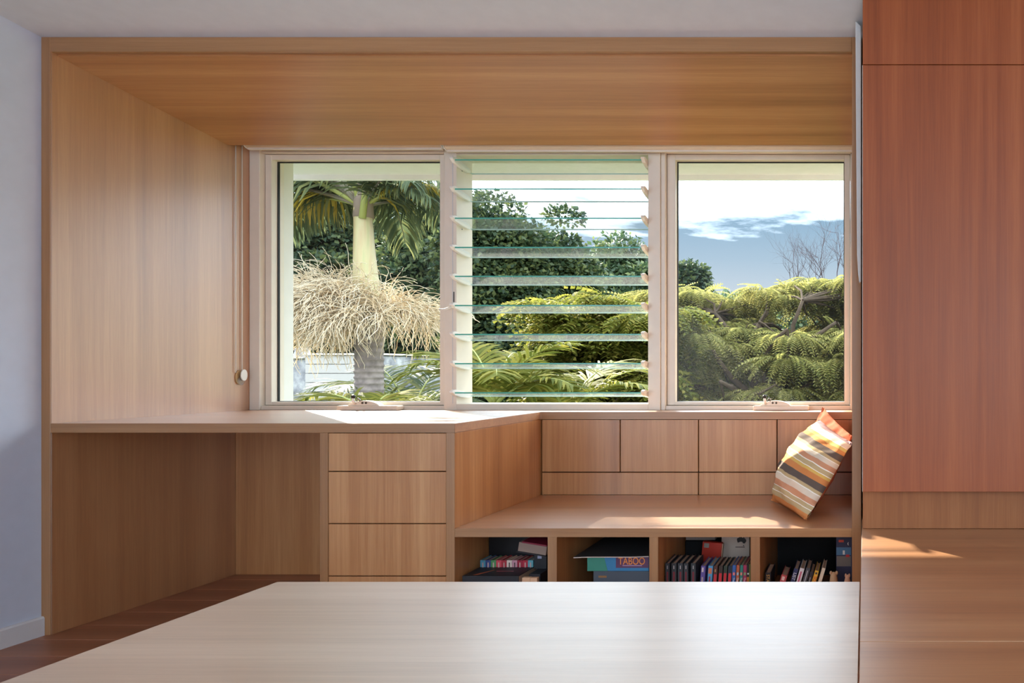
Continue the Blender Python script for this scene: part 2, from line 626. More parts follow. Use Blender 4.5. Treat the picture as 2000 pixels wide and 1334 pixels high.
for v in blades:
    zf = PZ(v, YF)
    if b_me is None:
        th = 0.006
        m = MB()
        V = [(bx0, YF, zf), (bx1, YF, zf), (bx1, YF + RUN, zf - DROP), (bx0, YF + RUN, zf - DROP)]
        V = V + [(a, b_, c - th) for a, b_, c in V]
        m.add(V, [(0, 1, 2, 3), (7, 6, 5, 4)], 0)
        m.add(V, [(0, 4, 5, 1)], 1)
        m.add(V, [(1, 5, 6, 2), (2, 6, 7, 3), (3, 7, 4, 0)], 2)  # rear and end edges coloured paler, as if lit
        ob = m.build('blade', [GLASS_L, GEDGE, plain('lit_glass_edge', (176, 206, 200), 0.3)], lw)
        b_me, z0 = ob.data, zf
        # clip holding each end of a blade: sloping channel with a nose
        for side in (0, 1):
            xa, xb = (IX0 + 0.0005, IX0 + 0.016) if side == 0 else (IX1 - 0.016, IX1 - 0.0005)
            mm = MB()
            sl_ = DROP / RUN
            prof = []
            for yy, up_, dn in ((-0.016, 0.004, 0.004), (0.004, 0.012, 0.014), (0.05, 0.010, 0.018), (0.11, 0.008, 0.016), (0.125, 0.002, 0.008)):
                prof.append((YF + yy, zf - yy * sl_ + up_, zf - yy * sl_ - dn))
            pts = [(a, t_) for a, t_, b_ in prof] + [(a, b_) for a, t_, b_ in reversed(prof)]
            mm.prism(pts, xa, xb, 0)
            oc = mm.build('blade_clip', WHITE_PL if side == 0 else CREAM, lw, 0.0012)
            if side == 0:
                k_me = oc.data
            else:
                kr_me = oc.data
    else:
        for nm, me in (('blade', b_me), ('blade_clip', k_me), ('blade_clip', kr_me)):
            o2 = bpy.data.objects.new(nm, me)
            COL.objects.link(o2)
            o2.parent = lw
            o2.location = (0, 0, zf - z0)
# handle lever of the louvre bank
MB().tube([(IX0 + 0.004, 3.064, PZ(600, 3.07)), (IX0 - 0.018, 3.05, PZ(604, 3.05)), (IX0 - 0.04, 3.045, PZ(604, 3.045))], [0.005, 0.004, 0.003], 8).build('lever', WHITE_PL, lw, 0, True)
for v in (334, 448, 655):
    MB().tube([(IX0 + 0.0005, 3.15, PZ(v, 3.15)), (IX0 + 0.0025, 3.15, PZ(v, 3.15))], 0.003, 8).build('screw', STEEL, lw)

# ---------------------------------------------------------------- niche lining
sur = thing('window_surround', ((XL + XR) / 2, D0, 0), 'oak frame lining the desk niche, with sloping top and side panels', 'surround')
ZT = PZ(101, D0)
box('side_panel', W_SIDE, WL + 0.0005, XL - 0.0005, D0 + 0.004, 3.25, 0.0, 2.06, sur)
box('front_post', E_Z, WL + 0.0005, XL, D0, D0 + 0.004, 0.0, 2.0640, sur)
box('side_panel', W_Z, XR + 0.0005, PX(1682, D0), D0 + 0.004, 3.25, 0.0, 2.06, sur)
box('front_post', E_Z, XR, PX(1682, D0), D0, D0 + 0.004, 0.0, 2.0640, sur)
box('top_beam', E_X, XL + 0.0005, XR - 0.0005, D0, D0 + 0.02, ZT, 2.0640, sur)
zc0, zc1 = PZ(102.3, D0), PZ(283.4, 3.012)
MB().prism([(D0 + 0.0205, zc0 - 0.003), (3.012, zc1), (3.012, zc1 + 0.05), (D0 + 0.0205, zc0 + 0.05)], XL, XR, 0).build('ceiling_panel', W_X, sur, 0.0006)
MB().box(XL, XR, 3.0, 3.26, 1.985, 2.05).build('blind_recess', W_X, sur)
box('back_panel', W_Z, XL + 0.0005, PX(625, D0), 3.05, 3.068, 0.0, ZD - 0.0335, sur)

# ---------------------------------------------------------------- desk top and ledge
desk = thing('desktop', (-2.1, D0, ZD - 0.032), 'long oak desktop running on as a narrow ledge under the windows', 'desktop')
XDR = PX(888, D0)
m = MB()
top, bot = ZD, ZD - 0.032
m.prism([(XL + 0.0006, D0 + 0.002), (XDR, D0 + 0.002), (XDR, YB), (XR - 0.0006, YB), (XR - 0.0006, 3.2), (XL + 0.0006, 3.2)], bot, top, 2)
m.build('top', W_TOP, desk, 0.0008)
box('front_edging', E_X, XL + 0.0006, XDR, D0, D0 + 0.0018, bot, top - 0.0005, desk, 0)
box('ledge_edging', E_X, XDR + 0.004, XR - 0.0006, YB - 0.0018, YB - 0.0001, bot, top - 0.0005, desk, 0)
br = MB()
br.box(XL + 0.003, XL + 0.16, D0 + 0.10, D0 + 0.13, bot - 0.004, bot - 0.0005)
br.build('bracket', DARKIN, desk)

# ---------------------------------------------------------------- drawer unit
du = thing('drawer_cabinet', (PX(756, D0), D0, 0), 'oak drawer cabinet with plain handleless fronts under the desktop', 'drawers')
gl0, gl1 = PX(625, D0), PX(640.5, D0)
gr0 = PX(871.5, D0)
zt = bot - 0.0008
for a, b_ in ((gl0, gl1), (gr0, XDR - 0.0004)):
    box('side_panel', W_Z, a, b_, D0 + 0.002, YB + 0.05, 0.0, zt, du)
    box('side_edging', E_Z, a, b_, D0, D0 + 0.0019, 0.0, zt, du, 0)
dz = [(846.5, 920), (922, 1022), (1024, 1124.5), (1126.5, 1225)]
for a, b_ in dz:
    box('drawer_front', W_Z, gl1 + 0.0015, gr0 - 0.0015, D0 + 0.001, D0 + 0.019, PZ(b_, D0), PZ(a, D0), du, 0.0008)
box('carcass', DARKIN, gl1 + 0.0005, gr0 - 0.0005, D0 + 0.022, YB, 0.03, zt - 0.002, du, 0)

# ---------------------------------------------------------------- bench with open shelves
be = thing('bench_shelf', (-0.73, D0, 0), 'low oak window bench with four open book compartments', 'bench')
x0, x1 = XDR + 0.0006, XR - 0.0006
zu = PZ(1049, D0)
box('seat', W_TOP, x0, x1, D0 + 0.002, YB - 0.001, zu, ZB, be)
box('seat_edging', E_X, x0, x1, D0, D0 + 0.0019, zu, ZB - 0.0005, be, 0)
divs = [(1069.5, 1087), (1268, 1285), (1466, 1484)]
SB = 2.84
for a, b_ in divs:
    box('divider', W_Z, PX(a, D0), PX(b_, D0), D0 + 0.003, SB, 0.062, zu - 0.0006, be)
    box('divider_edging', E_Z, PX(a, D0), PX(b_, D0), D0 + 0.001, D0 + 0.0028, 0.062, zu - 0.0006, be, 0)
box('base_board', W_X, x0, x1, D0 + 0.001, SB, 0.03, 0.0615, be)
box('plinth', W_X, x0, x1, D0 + 0.04, D0 + 0.058, 0.0, 0.0295, be)
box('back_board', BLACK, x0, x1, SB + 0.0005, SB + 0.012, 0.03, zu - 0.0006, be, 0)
SHELF = 0.0618

# ---------------------------------------------------------------- cupboards behind the bench
cu = thing('back_cupboard', (-0.73, YB, ZB), 'row of flat oak cupboard doors behind the bench seat', 'cupboard')
dv = [(1058.5, 1210), (1212, 1363), (1365, 1516.5), (1518.5, 1668)]
for a, b_ in dv:
    box('door', W_Z, PX(a, YB), min(PX(b_, YB), XR - 0.001), YB + 0.002, YB + 0.02, PZ(921.5, YB), PZ(820, YB), cu, 0.0008)
for a, b_ in ((1058.5, 1363), (1365, 1668)):
    box('drawer_front', W_Z, PX(a, YB), min(PX(b_, YB), XR - 0.001), YB + 0.002, YB + 0.02, ZB + 0.0006, PZ(923.5, YB), cu, 0.0008)
box('carcass', DARKIN, XDR + 0.004, XR - 0.001, YB + 0.022, 3.19, ZB - 0.2, bot - 0.001, cu, 0)

# ---------------------------------------------------------------- tall cabinet on the right
YP = 2.15
tcx = PX(1685, YP)
PT = 0.40                        # height of platform and low table
tall = thing('tall_cabinet', (0.7, 2.4, PT), 'tall oak cabinet with shade-toned red-brown fronts standing on the right platform', 'cabinet')
box('door', W_Z_SHADE, tcx, 1.5, YP, YP + 0.02, PZ(960.5, YP), PZ(127, YP), tall, 0.0008)
box('upper_door', W_Z_SHADE, tcx, 1.5, YP, YP + 0.02, PZ(125.6, YP), ceil_z(YP + 0.02) - 0.003, tall, 0.0008)
box('lower_panel', W_LOW_SHADE, tcx, 1.5, 2.215, 2.233, PT + 0.001, 0.60, tall, 0.0008)
cb = MB()
cb.box(tcx, 1.5, YP + 0.022, 2.6, 0.54, 2.02)
cb.box(tcx + 0.003, 1.5, 2.236, 2.6, PT + 0.001, 0.54)
cb.build('carcass', W_Z, tall)
box('edging', CREAM, tcx - 0.0012, tcx - 0.0001, YP + 0.001, YP + 0.02, PZ(960.5, YP), PZ(127, YP), tall, 0)

st = MB()
ys0, ys1 = 2.26, 2.30
zt_, zb_ = PZ(47, 2.28), PZ(553, 2.28)
xs1 = -0.0102
pts = [(xs1, zt_ - 0.016), (PX(1671, 2.28), zt_), (PX(1671.5, 2.28), zt_ - 0.2), (PX(1674, 2.28), zb_ + 0.09), (PX(1676, 2.28), zb_ + 0.03), (PX(1678, 2.28), zb_ + 0.005), (PX(1680, 2.28), zb_), (xs1, zb_ + 0.003)]
st.prism(pts, ys0, ys1, 1)
tag(st.build('cover_strip', GREYWHITE, None, 0.002), 'slim grey-white upright strip beside the tall oak cabinet', 'strip')

# ---------------------------------------------------------------- platform and low table
pf = thing('platform', (0.8, 1.4, 0), 'oak platform top in two boards below the tall cabinet', 'platform')
ysm = K * (CAM_Z - PT) / (1253.0 - 720)
xp0 = PX(1683, 2.2)
box('top_board', W_TOP, xp0, 1.9, ysm + 0.001, 2.62 - 0.002, PT - 0.03, PT, pf, 0.0008)
box('top_board', W_TOP, xp0, 1.9, 0.62, ysm - 0.001, PT - 0.03, PT, pf, 0.0008)
box('base', W_X, xp0 + 0.004, 1.9, 0.65, 2.6, 0.0, PT - 0.0305, pf, 0)
tb = thing('low_table', (-0.75, 1.2, 0), 'wide low oak table with pale shining top in the foreground', 'table')
xt0, yt1 = PX(542, 1.6665), 1.6665
box('tabletop', W_PALE_GLARE, xt0, xp0 - 0.0025, 0.62, yt1, PT - 0.032, PT - 0.0002, tb, 0.001)
for lx, ly in ((xt0 + 0.06, yt1 - 0.06), (xp0 - 0.12, yt1 - 0.06), (xt0 + 0.06, 0.72), (xp0 - 0.12, 0.72)):
    box('leg', W_Z, lx - 0.03, lx + 0.03, ly - 0.03, ly + 0.03, 0.0, PT - 0.0325, tb, 0.001)
ap = MB()
ap.box(xt0 + 0.09, xp0 - 0.15, yt1 - 0.07, yt1 - 0.05, PT - 0.10, PT - 0.0325)
ap.build('apron', W_X, tb)

# ---------------------------------------------------------------- roller blinds and chain
def blind(name, label, xa, xb, r, zc, yc, cap):
    t = thing(name, ((xa + xb) / 2, yc, zc), label, 'blind', 'rolled-up blinds over the windows')
    n = 24
    m_ = MB()
    P = [(yc + r * math.cos(2 * math.pi * i / n), zc + r * math.sin(2 * math.pi * i / n)) for i in range(n)]
    m_.prism(P, xa + 0.004, xb - 0.004, 0)
    o = m_.build('roll', CREAM2, t)
    for xx in (xa, xb - 0.0035):
        c_ = MB()
        P2 = [(yc + (r + 0.003) * math.cos(2 * math.pi * i / n), zc + (r + 0.003) * math.sin(2 * math.pi * i / n)) for i in range(n)]
        c_.prism(P2, xx, xx + 0.0035, 0)
        c_.build('end_cap', WHITE_PL, t)
    hb = MB()
    hb.prism([(yc - 0.006, zc - r - 0.007), (yc + 0.006, zc - r - 0.007), (yc + 0.006, zc - r + 0.001), (yc - 0.006, zc - r + 0.001)], xa + 0.006, xb - 0.006, 0)
    hb.build('hem_bar', CREAM, t)
    for xk in (xa - 0.003, xb + 0.0002):
        box('bracket', WHITE_PL, xk, xk + 0.0022, yc - 0.02, yc + 0.02, zc - 0.01, 1.984, t, 0)
    return t


zc1b = PZ(293, 3.06) + 0.030
blind('roller_blind', 'rolled-up cream blind above the left palm window', PX(483, 3.06), PX(867, 3.06), 0.022, zc1b, 3.06, True)
zc2b = PZ(297, 3.06) + 0.036
blind('roller_blind', 'longer rolled-up cream blind above the louvre and right window', PX(872, 3.06), XR - 0.006, 0.029, zc2b, 3.06, True)
bc = thing('blind_chain', (XL + 0.01, 3.06, PZ(735, 3.06)), 'looped white blind cord hanging on the left side panel', 'blind cord')
for u in (460.5, 473):
    yy = K * (-(XL + 0.006)) / (1688 - u)
    MB().tube([(XL + 0.006, yy, PZ(284, yy)), (XL + 0.006, yy, PZ(728, yy))], 0.0018, 6).build('cord', WHITE_PL, bc, 0, True)
yc_, zc_ = 3.066, PZ(737, 3.066)
n = 20
P = [(yc_ + 0.020 * math.cos(2 * math.pi * i / n), zc_ + 0.033 * math.sin(2 * math.pi * i / n)) for i in range(n)]
MB().prism(P, XL + 0.0006, XL + 0.004, 0).build('holder_back', plain('tan_plastic', (186, 150, 104), 0.4), bc)
P = [(yc_ + 0.009 + 0.016 * math.cos(2 * math.pi * i / n), zc_ + 0.010 + 0.026 * math.sin(2 * math.pi * i / n)) for i in range(n)]
MB().prism(P, XL + 0.012, XL + 0.017, 0).build('holder_face', WHITE_PL, bc, 0.001)
P = [(yc_ + 0.002 + 0.017 * math.cos(2 * math.pi * i / n), zc_ - 0.014 + 0.021 * math.sin(2 * math.pi * i / n)) for i in range(n)]
MB().prism(P, XL + 0.005, XL + 0.0115, 0).build('holder_window', glass_mat('clear_plastic', (0.9, 0.92, 0.94, 1), 2.5), bc, 0.001)
MB().tube([(XL + 0.004, yc_ + 0.009, zc_ + 0.010), (XL + 0.012, yc_ + 0.009, zc_ + 0.010)], 0.006, 8).build('pin', STEEL, bc)
# ---------------------------------------------------------------- cushions
def cushion_stripes():
    m, t, b = new_mat('striped_cushion_cloth')
    uv = t.nodes.new('ShaderNodeUVMap')
    sp = t.nodes.new('ShaderNodeSeparateXYZ')
    t.links.new(uv.outputs[0], sp.inputs[0])
    nz_ = t.nodes.new('ShaderNodeTexNoise')
    nz_.inputs['Scale'].default_value = 5
    t.links.new(uv.outputs[0], nz_.inputs['Vector'])
    v = mathn(t, 'MULTIPLY_ADD', nz_.outputs[0], 0.03, mathn(t, 'SUBTRACT', sp.outputs[1], 0.015))
    OR, KH, TA, CR, TC, BE = (208, 134, 78), (192, 166, 124), (100, 86, 78), (242, 234, 220), (204, 146, 112), (222, 204, 182)
    seq = [(0, OR), (.06, KH), (.11, CR), (.12, KH), (.165, CR), (.175, TC), (.235, BE), (.30, CR), (.31, KH), (.345, TA), (.425, OR), (.49, (216, 176, 96)), (.525, CR), (.535, KH), (.585, CR),
           (.595, TC), (.65, BE), (.70, CR), (.71, KH), (.745, TA), (.815, OR), (.86, (214, 182, 104)), (.90, CR), (.91, BE), (.965, (150, 128, 132))]
    col = ramp(t, v, [(p, lin(*c)) for p, c in seq], 'CONSTANT')
    wv = t.nodes.new('ShaderNodeTexNoise')
    wv.inputs['Scale'].default_value = 160
    t.links.new(uv.outputs[0], wv.inputs['Vector'])
    bm_ = t.nodes.new('ShaderNodeBump')
    bm_.inputs['Strength'].default_value = 0.15
    bm_.inputs['Distance'].default_value = 0.002
    t.links.new(wv.outputs[0], bm_.inputs['Height'])
    t.links.new(bm_.outputs[0], b.inputs['Normal'])
    t.links.new(col, b.inputs['Base Color'])
    b.inputs['Roughness'].default_value = 0.85
    b.inputs['Specular IOR Level'].default_value = 0.15
    return m


def cushion(name, label, BF, BB, TF, TB, tf, tb, mat, seed, wr=1.0):
    BF, BB, TF, TB = [Vector(p) for p in (BF, BB, TF, TB)]
    c = (BF + BB + TF + TB) / 4
    ub = (BB - BF + TB - TF).normalized()
    ut = (TF - BF + TB - BB).normalized()
    n_ = ub.cross(ut).normalized()
    if n_.y > 0:
        n_ = -n_
    G = 44
    r_ = random.Random(seed)
    ph = [r_.uniform(0, 6.28) for _ in range(8)]
    verts, faces, uvs = [], [], []
    for sgn in (1, -1):
        for i in range(G + 1):
            for j in range(G + 1):
                s, t_ = -1 + 2 * i / G, -1 + 2 * j / G
                ss = s * (1 + 0.05 * (1 - t_ * t_))
                tt = t_ * (1 - 0.03 * (1 - s * s))
                a, b_ = (ss + 1) / 2, (tt + 1) / 2
                p = BF * (1 - a) * (1 - b_) + BB * a * (1 - b_) + TF * (1 - a) * b_ + TB * a * b_
                e = max(0.0, (1 - s * s) * (1 - t_ * t_))
                h = (tf if sgn > 0 else tb) * e ** 0.5
                edge = (1 - e) * e ** 0.5
                h += wr * 0.016 * edge * (math.sin(9 * s + 5 * t_ + ph[0]) + math.sin(14 * t_ - 6 * s + ph[1]) * 0.7 + math.sin(22 * (s + t_) + ph[2]) * 0.35) * (1 if sgn > 0 else 0.3)
                h += wr * 0.006 * e * math.sin(5 * s * t_ + 4 * t_ + ph[3])
                # puckered corners
                cr = (abs(s) * abs(t_)) ** 6
                h += wr * 0.008 * cr * math.sin(16 * (s - t_) + ph[4])
                q = p + n_ * (sgn * h)
                q.z = max(q.z, ZB + 0.0015)
                q.x = min(q.x, XR - 0.002)
                verts.append(q - c)
                uvs.append(((s + 1) / 2, (t_ + 1) / 2))
    o_ = (G + 1) ** 2
    for i in range(G):
        for j in range(G):
            k0 = i * (G + 1) + j
            q = (k0, k0 + G + 1, k0 + G + 2, k0 + 1)
            faces.append(q)
            faces.append(tuple(o_ + x for x in reversed(q)))
    me = bpy.data.meshes.new(name)
    me.from_pydata([tuple(v) for v in verts], [], faces)
    ul = me.uv_layers.new(name='UVMap')
    for lp in me.loops:
        ul.data[lp.index].uv = uvs[lp.vertex_index]
    bm_ = bmesh.new()
    bm_.from_mesh(me)
    bmesh.ops.remove_doubles(bm_, verts=bm_.verts, dist=0.0004)
    bmesh.ops.recalc_face_normals(bm_, faces=bm_.faces)
    bm_.to_mesh(me)
    bm_.free()
    me.materials.append(mat)
    me.polygons.foreach_set('use_smooth', [True] * len(me.polygons))
    o = bpy.data.objects.new(name, me)
    COL.objects.link(o)
    o.location = c
    tag(o, label, 'cushion', 'cushions on the window bench')
    return o


cushion('cushion', 'striped cream, orange and brown cushion leaning at the right end of the bench',
        (-0.212, 2.47, ZB + 0.003), (-0.382, 2.83, ZB + 0.003), (-0.046, 2.50, 0.650), (-0.186, 2.86, 0.705), 0.10, 0.012, cushion_stripes(), 3)
cushion('cushion', 'plain terracotta cushion tucked behind the striped one',
        (-0.200, 2.60, ZB + 0.003), (-0.372, 2.925, ZB + 0.004), (-0.046, 2.63, 0.66), (-0.176, 2.945, 0.752), 0.012, 0.045, plain('terracotta_cloth', (188, 98, 66), 0.85, 0.15), 5, 0.8)


# ---------------------------------------------------------------- books and boxes in the bench
def text(name, s, mat, parent, loc, rot, size, ext=0.0003):
    cu_ = bpy.data.curves.new(name, 'FONT')
    cu_.body = s
    cu_.size = size
    cu_.extrude = ext
    cu_.align_x = 'CENTER'
    cu_.align_y = 'CENTER'
    cu_.materials.append(mat)
    tmp = bpy.data.objects.new(name + '_outline', cu_)
    me = bpy.data.meshes.new_from_object(tmp)
    bpy.data.objects.remove(tmp)
    me.name = name
    if not me.materials:
        me.materials.append(mat)
    o = bpy.data.objects.new(name, me)
    COL.objects.link(o)
    o.parent = parent
    o.location = Vector(loc)
    o.rotation_euler = rot
    return o


def cmat(rgb):
    return plain('cover_%d_%d_%d' % rgb, rgb, 0.5, 0.4)


PAGES = plain('book_pages', (196, 160, 132), 0.8, 0.2, noise=0.1)
YS = 2.42


def book(label, x0, x1, h, rgb, lean=0.0, yf=YS, depth=0.118, z0=None, marks=(), cat='book', group='books in the bench compartments', pages=PAGES):
    """upright book, spine to the room; marks = (rgb, fx0, fx1, z from top, z to) or ('text', string, rgb, size, z from top)"""
    z0 = SHELF + 0.0004 if z0 is None else z0
    w = x1 - x0
    b = thing('book', (x1, yf, z0), label, cat, group)
    th = min(0.0022, w * 0.14)
    m_ = MB()
    m_.box(x0, x1, yf, yf + th, z0, z0 + h)
    m_.box(x0, x0 + th, yf + th, yf + depth, z0, z0 + h)
    m_.box(x1 - th, x1, yf + th, yf + depth, z0, z0 + h)
    m_.build('cover', cmat(rgb), b)
    box('pages', pages, x0 + th + 0.0001, x1 - th - 0.0001, yf + th + 0.0001, yf + depth - 0.003, z0 + 0.002, z0 + h - 0.003, b, 0)
    for mk in marks:
        if mk[0] == 'text':
            text('lettering', mk[1], cmat(mk[2]), b, (-w / 2, -0.0006, h - mk[4]), (math.pi / 2, math.pi / 2, 0), mk[3])
        else:
            c_, a0, a1, za, zb2 = mk
            box('spine_print', cmat(c_), x0 + w * a0, x0 + w * a1, yf - 0.0005, yf - 0.00005, z0 + h - zb2, z0 + h - za, b, 0)
    b.rotation_euler = (0, math.radians(lean), 0)
    return b


def xu(u, Y=YS):
    return PX(u, Y)


ZTOP1 = PZ(1100.5, YS) - SHELF
# third compartment: five matching dark volumes, then a row of paperbacks
for i, (a, b_) in enumerate(((1299.6, 1307.6), (1311.5, 1321), (1324, 1333.5), (1335.6, 1344), (1349.5, 1358.5))):
    book('charcoal volume with red spine lettering, %s of five matching volumes' % ('leftmost', 'second from left', 'middle one', 'fourth from left', 'rightmost')[i], xu(a), xu(b_), ZTOP1, (52, 56, 60),
         marks=[((200, 196, 188), .42, .56, .008, .020), ((120, 44, 52), .32, .68, .030, .075)], group='five matching charcoal volumes')
H2 = PZ(1105.5, YS) - SHELF
H3 = PZ(1104, YS) - SHELF
rows = [
    ('purple paperback with a pale figure on its spine', 1363.5, 1372, H2, (98, 84, 150), 4, [((214, 200, 196), .2, .6, .006, .022), ((190, 170, 150), .3, .6, .040, .060)]),
    ('sky-blue paperback with an orange figure on its spine', 1377.5, 1386.5, H2, (86, 150, 190), 4, [((206, 120, 84), .1, .8, .008, .028), ((176, 60, 66), .3, .6, .038, .065)]),
    ('dark brown paperback with red block lettering', 1389, 1396.5, H2, (84, 52, 44), 3.5, [((190, 150, 100), .3, .6, .012, .022), ((198, 50, 58), .15, .85, .030, .07)]),
    ('brown-black paperback with red block lettering beside the green-black one', 1399, 1406.5, H2, (62, 52, 46), 3.5, [((206, 48, 58), .15, .85, .026, .07)]),
    ('green-black paperback with red block lettering', 1408.5, 1415.5, H2, (52, 62, 50), 3.5, [((206, 50, 58), .15, .85, .026, .07)]),
    ('navy-black paperback with red block lettering', 1417.5, 1425, H2, (44, 54, 66), 3.5, [((206, 52, 60), .15, .85, .026, .07)]),
    ('blue paperback with a pink dot on its spine', 1427, 1433.5, H3, (62, 98, 160), 2.5, [((236, 130, 120), .2, .8, .026, .036), ('text', 'The', (232, 230, 226), .010, .052)]),
    ('orange paperback with a pale blue dot on its spine', 1435, 1440.5, H3, (192, 98, 66), 2.5, [((140, 190, 206), .2, .8, .026, .036), ('text', 'The', (236, 232, 226), .010, .052)]),
    ('teal paperback with a pink dot on its spine', 1442, 1447.5, H3, (58, 130, 114), 2.5, [((238, 134, 120), .2, .8, .026, .036), ('text', 'The', (236, 232, 226), .010, .052)]),
    ('magenta paperback with a green dot on its spine', 1449, 1455.5, H3, (166, 52, 84), 2.0, [((130, 160, 110), .2, .8, .026, .036), ('text', 'The', (236, 210, 210), .010, .052)]),
    ('black paperback with a white peak and orange band', 1457.3, 1462, H3 + .002, (40, 38, 36), 1.0, [((226, 222, 214), .2, .9, .030, .035), ((200, 112, 42), .02, .98, .044, .08)]),
    ('thin olive-green booklet against the divider', 1462.7, 1465, H3 + .003, (120, 130, 60), 0.0, []),
]
for lab, a, b_, h, c_, ln, mk in rows:
    book(lab, xu(a), xu(b_), h, c_, ln, marks=mk)

# behind them: red book, printed bag, dark case
yb = 2.62
rb = thing('book', (PX(1404, yb), yb, SHELF + 0.0006), 'orange-red book with a grey sticker standing behind the paperbacks', 'book', 'books in the bench compartments')
box('cover', cmat((196, 58, 40)), PX(1364, yb), PX(1402, yb), yb, yb + 0.02, SHELF + 0.0004, PZ(1061, yb), rb, 0.0008)
box('sticker', cmat((150, 142, 132)), PX(1367.5, yb), PX(1377, yb), yb - 0.0006, yb - 0.0001, PZ(1072, yb), PZ(1063.5, yb), rb, 0)
box('pages', PAGES, PX(1402.3, yb), PX(1404, yb), yb + 0.001, yb + 0.019, SHELF + 0.001, PZ(1062, yb), rb, 0)
rb.rotation_euler = (0, math.radians(5), 0)
yg = 2.66
bgx0, bgx1 = PX(1409, yg), PX(1464, yg)
pb = thing('printed_box', ((bgx0 + bgx1) / 2, yg, SHELF), 'pale box printed with a black map of Australia', 'box')
box('body', plain('pale_card', (206, 188, 172), 0.8, 0.2), bgx0, bgx1, yg, yg + 0.12, SHELF + 0.0004, PZ(1046, yg), pb, 0.002)
aus = [(-1, .15), (-.92, .45), (-.62, .62), (-.42, .85), (-.25, .80), (-.12, .95), (.10, .92), (.08, .70), (.30, .55), (.42, .95), (.52, .70), (.68, .45), (.95, .05), (.98, -.25), (.72, -.72), (.50, -.85),
       (.28, -.72), (.12, -.42), (-.15, -.35), (-.45, -.48), (-.78, -.62), (-.88, -.45), (-.95, -.1)]
cxa, cza, sa = PX(1448.5, yg), PZ(1055, yg), 0.0185
MB().prism([(cxa + sa * p, cza + sa * 0.85 * q) for p, q in aus], yg - 0.0008, yg - 0.0001, 1).build('map_print', BLACKM, pb)
MB().prism([(cxa + sa * (.42 + .10 * math.cos(a)), cza + sa * (-1.15 + .12 * math.sin(a))) for a in np.linspace(0, 2 * math.pi, 8, endpoint=False)], yg - 0.0008, yg - 0.0001, 1).build('map_print', BLACKM, pb)
box('caption_print', plain('grey_print', (120, 100, 92), 0.8), cxa - 0.024, cxa + 0.012, yg - 0.0008, yg - 0.0001, PZ(1069.5, yg), PZ(1067.5, yg), pb, 0)
dc = thing('storage_case', (PX(1350, 2.7), 2.70, SHELF), 'dark case with a pale lid strip at the back of the third compartment', 'case')
box('body', BLACK, PX(1338, 2.70), PX(1398, 2.70), 2.70, 2.82, SHELF + 0.0004, PZ(1056, 2.70), dc, 0.003)
box('lid', plain('pale_lid', (170, 156, 146), 0.7), PX(1339, 2.70), PX(1397, 2.70), 2.702, 2.815, PZ(1055.5, 2.70), PZ(1047, 2.70), dc, 0.002)

# fourth compartment
book('black book with gold spine title next to the divider', xu(1487.5) + 0.006, xu(1498.5) + 0.006, PZ(1119, YS) - SHELF + .0, (38, 40, 46), 3,
     marks=[('text', 'STA', (226, 180, 96), .016, .020)])
four = [
    ('red and pink paperback with flowers, left of the leaning row', 1519, 1530, .105, (182, 74, 74), 17, [((226, 190, 180), .2, .7, .006, .02), ((206, 60, 70), .4, .9, .02, .04)]),
    ('navy paperback with white capitals, leaning', 1541, 1549.5, .128, (48, 56, 92), 16, [('text', 'LIST', (232, 232, 232), .015, .028)]),
    ('white paperback with pink lettering, leaning', 1552.5, 1561, .130, (222, 214, 212), 16, [((204, 96, 120), .3, .65, .012, .06)]),
    ('charcoal paperback with grey lettering, leaning', 1564.5, 1572.5, .131, (74, 74, 80), 16, [((190, 188, 186), .4, .6, .01, .06)]),
    ('black paperback wedged beside the yellow one', 1574.5, 1581, .117, (46, 46, 52), 16, [((170, 168, 166), .35, .6, .02, .05)]),
    ('yellow paperback with red letters, leaning', 1583, 1590.5, .121, (232, 176, 60), 16, [((60, 60, 62), .25, .75, .006, .013), ('text', 'SO', (206, 54, 40), .015, .030)]),
    ('plain cream paperback at the right end of the leaning row', 1594, 1600.5, .132, (226, 206, 176), 17, []),
]
for lab, a, b_, h, c_, ln, mk in four:
    book(lab, xu(a) - 0.024, xu(b_) - 0.024, h + 0.024, c_, ln, marks=mk, depth=0.11)


def plush(label, u, v, ru, rv, Y, rgb, seed):
    r_ = random.Random(seed)
    cx, cz = PX(u, Y), PZ(v, Y)
    rx, rz = ru * Y / K, rv * Y / K
    cz0 = SHELF + 0.001
    t_ = thing('soft_toy', (cx, Y + rx, cz0), label, 'soft toy')
    bm_ = bmesh.new()
    bmesh.ops.create_uvsphere(bm_, u_segments=20, v_segments=14, radius=1)
    ztop = cz + rz
    for vv in bm_.verts:
        x, y_, z = vv.co
        k_ = 1 + 0.10 * math.sin(3 * x + seed) + 0.06 * math.sin(5 * z + 2 * y_ + seed)
        vv.co = (x * rx * k_, y_ * rx * k_, (z + 1) / 2 * (ztop - cz0))
    me = bpy.data.meshes.new('body')
    bm_.to_mesh(me)
    bm_.free()
    me.materials.append(plain('plush_%d' % seed, rgb, 0.9, 0.1))
    me.polygons.foreach_set('use_smooth', [True] * len(me.polygons))
    o = bpy.data.objects.new('body', me)
    COL.objects.link(o)
    o.parent = t_
    for sx in (-1, 1):
        m_ = MB().lathe([(0.001, ztop - 0.012), (rx * .3, ztop - 0.006), (rx * .22, ztop + 0.001), (0.001, ztop + 0.003)], cx + sx * rx * .5, Y + rx, 10)
        m_.build('ear', plain('plush_%d' % seed, rgb, 0.9, 0.1), t_, 0, True)


